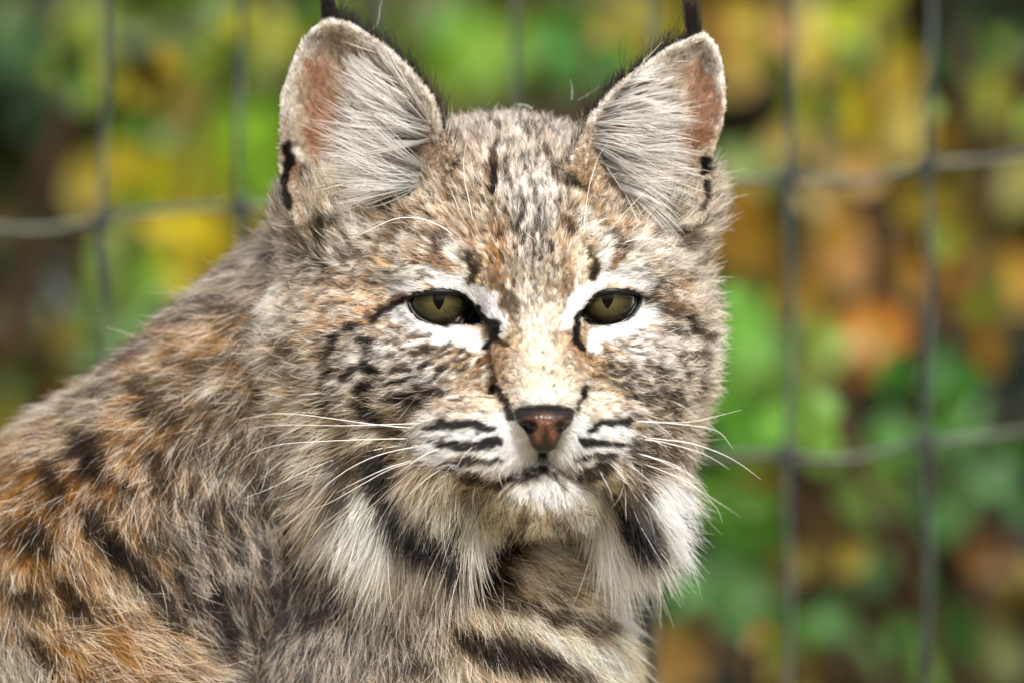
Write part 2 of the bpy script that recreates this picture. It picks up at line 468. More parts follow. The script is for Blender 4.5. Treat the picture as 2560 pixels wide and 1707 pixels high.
# ------------------------------------------------------------------ bobcat: one continuous body from a distance field
def smin(a, b, k):
    h = np.clip(0.5 + 0.5 * (b - a) / k, 0, 1)
    return b + (a - b) * h - k * h * (1 - h)
def smax(a, b, k):
    return -smin(-a, -b, k)
def ell(x, y, z, c, r):
    """ellipsoid: c and r are (x, height-down, depth)"""
    px, pz, py = (x - c[0]), (z - c[1]), (y - c[2])
    k0 = np.sqrt((px / r[0]) ** 2 + (pz / r[1]) ** 2 + (py / r[2]) ** 2)
    k1 = np.sqrt((px / r[0] ** 2) ** 2 + (pz / r[1] ** 2) ** 2 + (py / r[2] ** 2) ** 2) + 1e-9
    return k0 * (k0 - 1) / k1
def cone(x, y, z, a, b, ra, rb):
    """capsule from a to b, radius ra to rb; a and b are (x, height-down, depth)"""
    A = np.array([a[0], a[2], a[1]], float); B = np.array([b[0], b[2], b[1]], float)
    d = B - A; L2 = float(d @ d)
    t = np.clip(((x - A[0]) * d[0] + (y - A[1]) * d[1] + (z - A[2]) * d[2]) / L2, 0, 1)
    return np.sqrt((x - A[0] - t * d[0]) ** 2 + (y - A[1] - t * d[1]) ** 2 + (z - A[2] - t * d[2]) ** 2) - (ra + (rb - ra) * t)
def poly_sdf(x, z, P):
    """signed distance to a closed polygon in the x-z plane"""
    P = np.asarray(P, float)
    d = None; inside = None
    for i in range(len(P)):
        a, b = P[i], P[(i + 1) % len(P)]
        e = b - a
        t = np.clip(((x - a[0]) * e[0] + (z - a[1]) * e[1]) / (e @ e), 0, 1)
        q = (x - a[0] - t * e[0]) ** 2 + (z - a[1] - t * e[1]) ** 2
        d = q if d is None else np.minimum(d, q)
        if abs(e[1]) > 1e-9:
            c = ((a[1] > z) != (b[1] > z)) & (x < (e[0] * (z - a[1]) / e[1] + a[0]))
            inside = c if inside is None else inside ^ c
    return np.sqrt(d) * np.where(inside, -1.0, 1.0)

EAR_L = [(735, 560), (712, 500), (703, 455), (703, 400), (701, 320), (702, 240), (717, 192), (733, 146), (752, 103), (774, 75), (801, 56), (828, 49), (856, 51), (883, 63), (913, 82), (949, 106),
         (987, 139), (1022, 172), (1057, 215), (1085, 256), (1098, 296), (1104, 330), (1120, 362), (1135, 400), (1080, 470), (960, 530), (850, 570)]
EAR_R = [(1415, 420), (1447, 368), (1466, 329), (1478, 292), (1491, 277), (1507, 261), (1526, 233), (1553, 209), (1594, 177), (1635, 147), (1676, 117), (1708, 104), (1730, 93), (1752, 85), (1766, 84), (1784, 105),
         (1798, 129), (1806, 155), (1810, 191), (1813, 231), (1812, 272), (1803, 313), (1790, 349), (1776, 395), (1776, 450), (1774, 505), (1762, 540), (1730, 570), (1640, 560), (1500, 490)]
EAR_LX = np.array(EAR_L[:-4] + [(1180, 1000), (640, 1000)], float); EAR_RX = np.array([(1380, 1000)] + EAR_R[1:-2] + [(1790, 1000)], float)      # the same outline left open at the base
EAR_L = np.array(EAR_L, float); EAR_R = np.array(EAR_R, float)
def ear_rim(x, z, side):
    if side == 0:
        return 75 - 0.30 * (x - 1110) + 0.20 * (385 - z)
    return 75 + 0.29 * (x - 1450) + 0.20 * (375 - z)
def ear(x, y, z, side):
    s = poly_sdf(x, z, EAR_L if side == 0 else EAR_R)
    e = np.maximum(-poly_sdf(x, z, EAR_LX if side == 0 else EAR_RX), 0)
    cup = 118 * (1 - np.exp(-e / 62)) + np.maximum(z - 330, 0) * 0.05
    f = ear_rim(x, z, side) + cup
    return smax(s, np.abs(y - f) * 0.62 - 11, 11)

EYES = [(1097.0, 752.0, 82.0), (1519.0, 749.0, 88.0)]
EYE_R = 80.0
OPEN_L = V('E', [(352, 505), (385, 462), (440, 447), (520, 440), (620, 439), (700, 444), (760, 462), (812, 510), (862, 570), (905, 640), (895, 676), (845, 690), (770, 690), (690, 697), (600, 697), (520, 680), (440, 640), (385, 585)])
OPEN_R = V('E', [(1612, 610), (1632, 565), (1680, 515), (1740, 462), (1800, 440), (1880, 434), (1960, 436), (2025, 450), (2066, 482), (2056, 545), (2015, 610), (1950, 655), (1880, 683), (1800, 692), (1720, 683), (1650, 655)])

def sd_head(x, y, z):
    d = ell(x, y, z, (1245, 655, 340), (375, 335, 335))
    d = smin(d, ell(x, y, z, (905, 545, 345), (205, 150, 190)), 70)
    d = smin(d, ell(x, y, z, (1610, 545, 325), (160, 150, 175)), 70)
    d = smin(d, ell(x, y, z, (930, 850, 330), (250, 270, 270)), 90)
    d = smin(d, ell(x, y, z, (1575, 850, 290), (178, 270, 255)), 90)
    d = smin(d, ell(x, y, z, (970, 1135, 300), (215, 215, 225)), 90)
    d = smin(d, ell(x, y, z, (1525, 1105, 285), (140, 190, 210)), 90)
    d = smin(d, ell(x, y, z, (1290, 1100, 180), (260, 215, 230)), 90)
    d = smin(d, ell(x, y, z, (1275, 430, 300), (235, 108, 190)), 50)
    # face
    d = smin(d, cone(x, y, z, (1318, 600, 90), (1358, 935, -178), 135, 102), 60)
    d = smin(d, ell(x, y, z, (1360, 1020, -150), (105, 85, 140)), 50)
    d = smin(d, ell(x, y, z, (1105, 655, 95), (165, 70, 105)), 60)
    d = smin(d, ell(x, y, z, (1525, 650, 100), (140, 70, 105)), 60)
    d = smin(d, ell(x, y, z, (1198, 1092, -112), (152, 102, 130)), 38)
    d = smin(d, ell(x, y, z, (1494, 1088, -120), (124, 100, 128)), 38)
    d = smin(d, ell(x, y, z, (1195, 1132, -100), (138, 58, 122)), 24)
    d = smin(d, ell(x, y, z, (1488, 1128, -110), (110, 56, 120)), 24)
    d = smin(d, ell(x, y, z, (1352, 1218, -58), (118, 70, 130)), 24)
    d = smin(d, ell(x, y, z, (1120, 930, 60), (170, 120, 130)), 70)
    d = smin(d, ell(x, y, z, (1530, 925, 60), (125, 120, 130)), 70)
    for (ex, ez, ey), op in zip(EYES, (OPEN_L, OPEN_R)):
        lid = np.sqrt((x - ex) ** 2 + (y - ey) ** 2 + (z - ez) ** 2) - (EYE_R + 15)
        d = smin(d, lid, 26)
    return d

def sd_body(x, y, z):
    d = cone(x, y, z, (930, 800, 640), (350, 1400, 610), 300, 395)
    d = smin(d, cone(x, y, z, (350, 1400, 610), (-400, 2050, 760), 395, 380), 80)
    d = smin(d, cone(x, y, z, (1130, 980, 560), (1020, 1700, 560), 300, 400), 120)
    d = smin(d, ell(x, y, z, (1225, 1700, 430), (300, 470, 300)), 90)
    d = smin(d, cone(x, y, z, (170, 1430, 400), (360, 1900, 420), 200, 320), 50)
    d = smin(d, ell(x, y, z, (250, 2150, 800), (720, 700, 480)), 140)
    d = smin(d, ell(x, y, z, (-480, 2780, 950), (620, 640, 520)), 140)
    d = smin(d, cone(x, y, z, (1010, 2100, 470), (1080, 3330, 330), 190, 105), 90)
    d = smin(d, cone(x, y, z, (1330, 2050, 560), (1400, 3330, 420), 180, 105), 90)
    d = smin(d, ell(x, y, z, (1085, 3400, 250), (135, 95, 190)), 40)
    d = smin(d, ell(x, y, z, (1410, 3400, 340), (135, 95, 190)), 40)
    d = smin(d, ell(x, y, z, (-150, 3380, 560), (150, 115, 420)), 60)
    d = smin(d, cone(x, y, z, (-1000, 2950, 1100), (-1250, 3200, 1050), 130, 90), 50)
    return d

def sd_all(x, y, z):
    h = sd_head(x, y, z)
    h = smin(h, ear(x, y, z, 0), 22)
    h = smin(h, ear(x, y, z, 1), 22)
    for (ex, ez, ey), op in zip(EYES, (OPEN_L, OPEN_R)):
        o = poly_sdf(x, z, op)
        h = smax(h, -np.maximum(o, y - 160), 6)
    return smin(h, sd_body(x, y, z), 45)

def axis(lo, a, b, hi, fine, coarse):
    def ext(start, end):
        out, s, p = [], fine, start
        sg = 1 if end > start else -1
        while (end - p) * sg > 0:
            s = min(s * 1.18, coarse); p += sg * s; out.append(p)
        return out
    return np.array(ext(a, lo)[::-1] + list(np.arange(a, b + fine, fine)) + ext(b + fine - 0.0, hi), np.float32)

AX = axis(-1500, 620, 1840, 2000, 7, 34)
AY = axis(-420, -360, 330, 1650, 8, 40)
AZ = axis(20, 36, 1320, 3560, 7, 36)
F = np.empty((len(AX), len(AY), len(AZ)), np.float32)
for i0 in range(0, len(AX), 40):                       # in slabs, to keep memory low
    xs = AX[i0:i0 + 40][:, None, None]
    F[i0:i0 + 40] = sd_all(xs, AY[None, :, None], AZ[None, None, :])

def surface_nets(F, ax, ay, az):
    nx, ny, nz = F.shape
    S = F < 0
    cnt = np.zeros((nx - 1, ny - 1, nz - 1), np.int8)
    for dx in (0, 1):
        for dy in (0, 1):
            for dz in (0, 1):
                cnt += S[dx:nx - 1 + dx, dy:ny - 1 + dy, dz:nz - 1 + dz]
    act = (cnt > 0) & (cnt < 8)
    I = np.argwhere(act)
    idx = -np.ones(act.shape, np.int32)
    idx[act] = np.arange(len(I))
    acc = np.zeros((len(I), 3)); num = np.zeros(len(I))
    A = (ax.astype(float), ay.astype(float), az.astype(float))
    corners = [(a, b, c) for a in (0, 1) for b in (0, 1) for c in (0, 1)]
    for p in corners:
        for k in range(3):
            if p[k]:
                continue
            q = list(p); q[k] = 1
            fp = F[I[:, 0] + p[0], I[:, 1] + p[1], I[:, 2] + p[2]].astype(float)
            fq = F[I[:, 0] + q[0], I[:, 1] + q[1], I[:, 2] + q[2]].astype(float)
            m = (fp < 0) != (fq < 0)
            t = np.where(m, fp / np.where(m, fp - fq, 1), 0)
            pt = np.stack([A[j][I[:, j] + p[j]] for j in range(3)], 1)
            pt[:, k] += t * (A[k][I[:, k] + 1] - A[k][I[:, k]])
            acc[m] += pt[m]; num[m] += 1
    verts = acc / num[:, None]
    quads = []
    for k in range(3):
        sl0 = [slice(None)] * 3; sl1 = [slice(None)] * 3
        sl0[k] = slice(0, -1); sl1[k] = slice(1, None)
        a, b = S[tuple(sl0)], S[tuple(sl1)]
        E = np.argwhere(a != b)
        o1, o2 = [(1, 2), (2, 0), (0, 1)][k]
        ok = (E[:, o1] > 0) & (E[:, o2] > 0) & (E[:, o1] < F.shape[o1] - 1) & (E[:, o2] < F.shape[o2] - 1)
        E = E[ok]
        flip = a[E[:, 0], E[:, 1], E[:, 2]]
        def cell(d1, d2):
            c = E.copy(); c[:, o1] += d1; c[:, o2] += d2
            return idx[c[:, 0], c[:, 1], c[:, 2]]
        q = np.stack([cell(-1, -1), cell(0, -1), cell(0, 0), cell(-1, 0)], 1)
        q[~flip] = q[~flip][:, ::-1]
        quads.append(q)
    return verts, np.concatenate(quads)

BV, BQ = surface_nets(F, AX, AY, AZ)
# front-most surface seen from -y, for seating whiskers and nose
_ins = F < 0
_first = np.where(_ins.any(1), AY[np.argmax(_ins, 1)], 9e3)
del _ins
def front_y(x, z):
    i = np.clip(np.searchsorted(AX, x), 0, len(AX) - 1); j = np.clip(np.searchsorted(AZ, z), 0, len(AZ) - 1)
    return _first[i, j]

# vertex normals
_q = BV[BQ]
_fn = np.cross(_q[:, 2] - _q[:, 0], _q[:, 3] - _q[:, 1])
BN = np.zeros_like(BV)
for j in range(4):
    for c in range(3):
        BN[:, c] += np.bincount(BQ[:, j], _fn[:, c], len(BV))
BN /= np.linalg.norm(BN, axis=1)[:, None] + 1e-12
# make normals point outwards (design space has z down, so check against the field)
_t = BV + BN * 6
_s = sd_all(_t[::97, 0], _t[::97, 1], _t[::97, 2])
if np.median(_s) < 0:
    BN = -BN

def on_ear(p):
    a = ear(p[:, 0], p[:, 1], p[:, 2], 0); b = ear(p[:, 0], p[:, 1], p[:, 2], 1)
    h = np.minimum(sd_head(p[:, 0], p[:, 1], p[:, 2]), sd_body(p[:, 0], p[:, 1], p[:, 2]))
    r = np.zeros(len(p), int)
    r[(a < h - 6) & (a < b)] = 1
    r[(b < h - 6) & (b < a)] = 2
    return r

# ------------------------------------------------------------------ coat pattern: canvases over the front of head and body
CS = 2.0                                   # canvas cell in design units
CX0, CZ0, CW, CH = -700, -60, 1400, 1060
def idw_canvas(samples, power=3.2):
    pts = np.array([s[0] for s in samples], float); val = np.array([s[1] for s in samples], float)
    st = 8
    gx = CX0 + np.arange(0, CW + st, st) * CS; gz = CZ0 + np.arange(0, CH + st, st) * CS
    X, Z = np.meshgrid(gx, gz, indexing='ij')
    d2 = (X[..., None] - pts[:, 0]) ** 2 + (Z[..., None] - pts[:, 1]) ** 2 + 300
    w = d2 ** (-power / 2)
    G = (w @ val) / w.sum(-1)[..., None]
    xi = np.arange(CW) / st; zi = np.arange(CH) / st
    x0 = xi.astype(int); z0 = zi.astype(int); fx = (xi - x0)[:, None, None]; fz = (zi - z0)[None, :, None]
    return (G[x0][:, z0] * (1 - fx) * (1 - fz) + G[x0 + 1][:, z0] * fx * (1 - fz) + G[x0][:, z0 + 1] * (1 - fx) * fz + G[x0 + 1][:, z0 + 1] * fx * fz)

def value_noise(shape, cell, seed):
    r = np.random.default_rng(seed)
    a = r.random((shape[0] // cell + 3, shape[1] // cell + 3))
    x = np.arange(shape[0]) / cell; z = np.arange(shape[1]) / cell
    x0 = x.astype(int); z0 = z.astype(int); fx = (x - x0); fz = (z - z0)
    fx = (fx * fx * (3 - 2 * fx))[:, None]; fz = (fz * fz * (3 - 2 * fz))[None]
    return a[x0][:, z0] * (1 - fx) * (1 - fz) + a[x0 + 1][:, z0] * fx * (1 - fz) + a[x0][:, z0 + 1] * (1 - fx) * fz + a[x0 + 1][:, z0 + 1] * fx * fz
WOB = [(value_noise((CW, CH), 12, 91 + i) - .5) * 26 + (value_noise((CW, CH), 5, 95 + i) - .5) * 12 for i in range(2)]

def stroke(canvas, pts, width, val, op, soft=0.5):
    """soft-edged brush stroke along a polyline; width = full width in design units (number or per-point list)"""
    P = np.asarray(pts, float)
    w = np.atleast_1d(np.asarray(width, float))
    w = np.interp(np.linspace(0, 1, len(P)), np.linspace(0, 1, len(w)), w) / 2
    m = w.max() * 1.6 + 24
    i0 = int(max((P[:, 0].min() - m - CX0) / CS, 0)); i1 = int(min((P[:, 0].max() + m - CX0) / CS + 1, CW))
    j0 = int(max((P[:, 1].min() - m - CZ0) / CS, 0)); j1 = int(min((P[:, 1].max() + m - CZ0) / CS + 1, CH))
    if i1 <= i0 or j1 <= j0:
        return
    wob = min(w.max() / 22.0, 1.0)
    X = CX0 + np.arange(i0, i1)[:, None] * CS + WOB[0][i0:i1, j0:j1] * wob
    Z = CZ0 + np.arange(j0, j1)[None, :] * CS + WOB[1][i0:i1, j0:j1] * wob
    best = np.full(np.broadcast(X, Z).shape, 9.0)
    if len(P) == 1:
        best = np.sqrt((X - P[0, 0]) ** 2 + (Z - P[0, 1]) ** 2) / w[0]
    for k in range(len(P) - 1):
        a, b = P[k], P[k + 1]; e = b - a
        t = np.clip(((X - a[0]) * e[0] + (Z - a[1]) * e[1]) / (e @ e + 1e-9), 0, 1)
        d = np.sqrt((X - a[0] - t * e[0]) ** 2 + (Z - a[1] - t * e[1]) ** 2) / (w[k] + (w[k + 1] - w[k]) * t)
        best = np.minimum(best, d)
    al = np.clip((1 + soft - best) / (2 * soft), 0, 1)
    al = (al * al * (3 - 2 * al) * op)[..., None]
    canvas[i0:i1, j0:j1] = canvas[i0:i1, j0:j1] * (1 - al) + np.asarray(val, float) * al

def fill_poly(canvas, P, val, soft=6, op=1.0):
    P = np.asarray(P, float)
    i0 = int((P[:, 0].min() - 30 - CX0) / CS); i1 = int((P[:, 0].max() + 30 - CX0) / CS)
    j0 = int(max((P[:, 1].min() - 30 - CZ0) / CS, 0)); j1 = int((P[:, 1].max() + 30 - CZ0) / CS)
    X = CX0 + np.arange(i0, i1)[:, None] * CS; Z = CZ0 + np.arange(j0, j1)[None, :] * CS
    al = np.clip(0.5 - poly_sdf(X + WOB[0][i0:i1, j0:j1] * .16, Z + WOB[1][i0:i1, j0:j1] * .16, P) / soft, 0, 1)[..., None] * op
    canvas[i0:i1, j0:j1] = canvas[i0:i1, j0:j1] * (1 - al) + np.asarray(val, float) * al

def look(canvas, x, z):
    u = np.clip((x - CX0) / CS, 0, CW - 1.01); v = np.clip((z - CZ0) / CS, 0, CH - 1.01)
    i = u.astype(int); j = v.astype(int); fu = (u - i)[:, None]; fv = (v - j)[:, None]
    return canvas[i, j] * (1 - fu) * (1 - fv) + canvas[i + 1, j] * fu * (1 - fv) + canvas[i, j + 1] * (1 - fu) * fv + canvas[i + 1, j + 1] * fu * fv

def parse(txt):
    out = []
    for ln in txt.strip().splitlines():
        for tok in ln.split('|'):
            t = tok.split()
            if t:
                out.append(t)
    return out

HEAD_BASE = '''
1270 300 b8a693|1150 330 b09a85|1400 320 b59e88|1330 400 b5a390|1330 480 c2b5a4|1180 500 b0936f|1480 480 b8976f|1330 560 a3968a|1330 640 a89a8c|1240 600 b48d60|1420 610 b89a70
950 560 9c8870|850 620 958879|700 640 b8aa9c|800 700 b89d7e|950 650 b8966c|1050 560 a88a66|1050 640 c2a888|760 560 a3927c|860 520 9a8a76
1000 690 e0d0bc|700 780 c8b092|650 800 cdbfae|800 780 c79f70|880 760 cfae84|620 700 b0a294
950 900 b8aa98|1080 900 b5a590|850 950 a89a86|700 950 9c8262|620 900 b7a792|620 1000 a8957c|750 880 a58a66|900 850 ab9a84|1020 960 c0b4a6|1120 960 b8a286|1150 900 b59a78
700 1050 a38c6e|800 1050 96805f|700 1150 a08c72|850 1150 8a7355|950 1060 a58d6c|1000 1200 a08b6e|1050 1250 b5a283|1100 1350 c9bda4|950 1350 d8ccb8|900 1280 b9a78c|1020 1420 cfc4b2|980 1130 8f795a|850 1250 a08c70|1200 1330 cfc4ac|1160 1200 b39a78
1330 720 c4b5a0|1355 800 d6c7b0|1360 900 e4d0b2|1360 970 ecdfca|1240 930 a8804f|1470 890 b08a5c|1290 860 c9ab80|1420 860 c0a078|1280 720 9a8568|1390 720 a89274
1200 980 c8ab86|1240 1010 e0cdb0|1500 980 d8bc96|1470 1020 e8d8c0|1560 980 b89a72
1200 1090 f4f1ee|1500 1090 f6f4f2|1100 1100 eee8e0|1260 1060 f4f2ef|1450 1070 f6f4f2|1300 1150 e6e2dc|1420 1150 e6e2dc
1120 1020 b0997c|1150 1000 c2ab8a
1350 1240 ece4d6|1350 1290 ddceb6|1480 1300 e2dcd0|1440 1250 e4ddd0|1600 1220 b09878|1660 1250 f0eae2|1680 1330 f0ebe4|1540 1330 d0c8ba|1540 1240 c0aa8a|1250 1260 cdb998
1600 900 bdb0a0|1680 850 cfc4b6|1700 950 c8baa8|1780 950 c9b59c|1760 800 c7ab88|1640 1020 a99573|1700 1100 b09779|1650 1150 8a7258|1600 1060 b5a080|1780 1050 cbb8a0|1810 850 d8cdbe|1520 890 b59a78|1580 960 b0a08a
1650 560 a8957f|1700 620 b5a796|1760 700 b9ab9b|1600 660 dcc9b0|1720 720 c3a47e|1550 560 b08c62|1560 500 c0aa8c|1700 520 b8a890|1800 760 cbbca8
'''
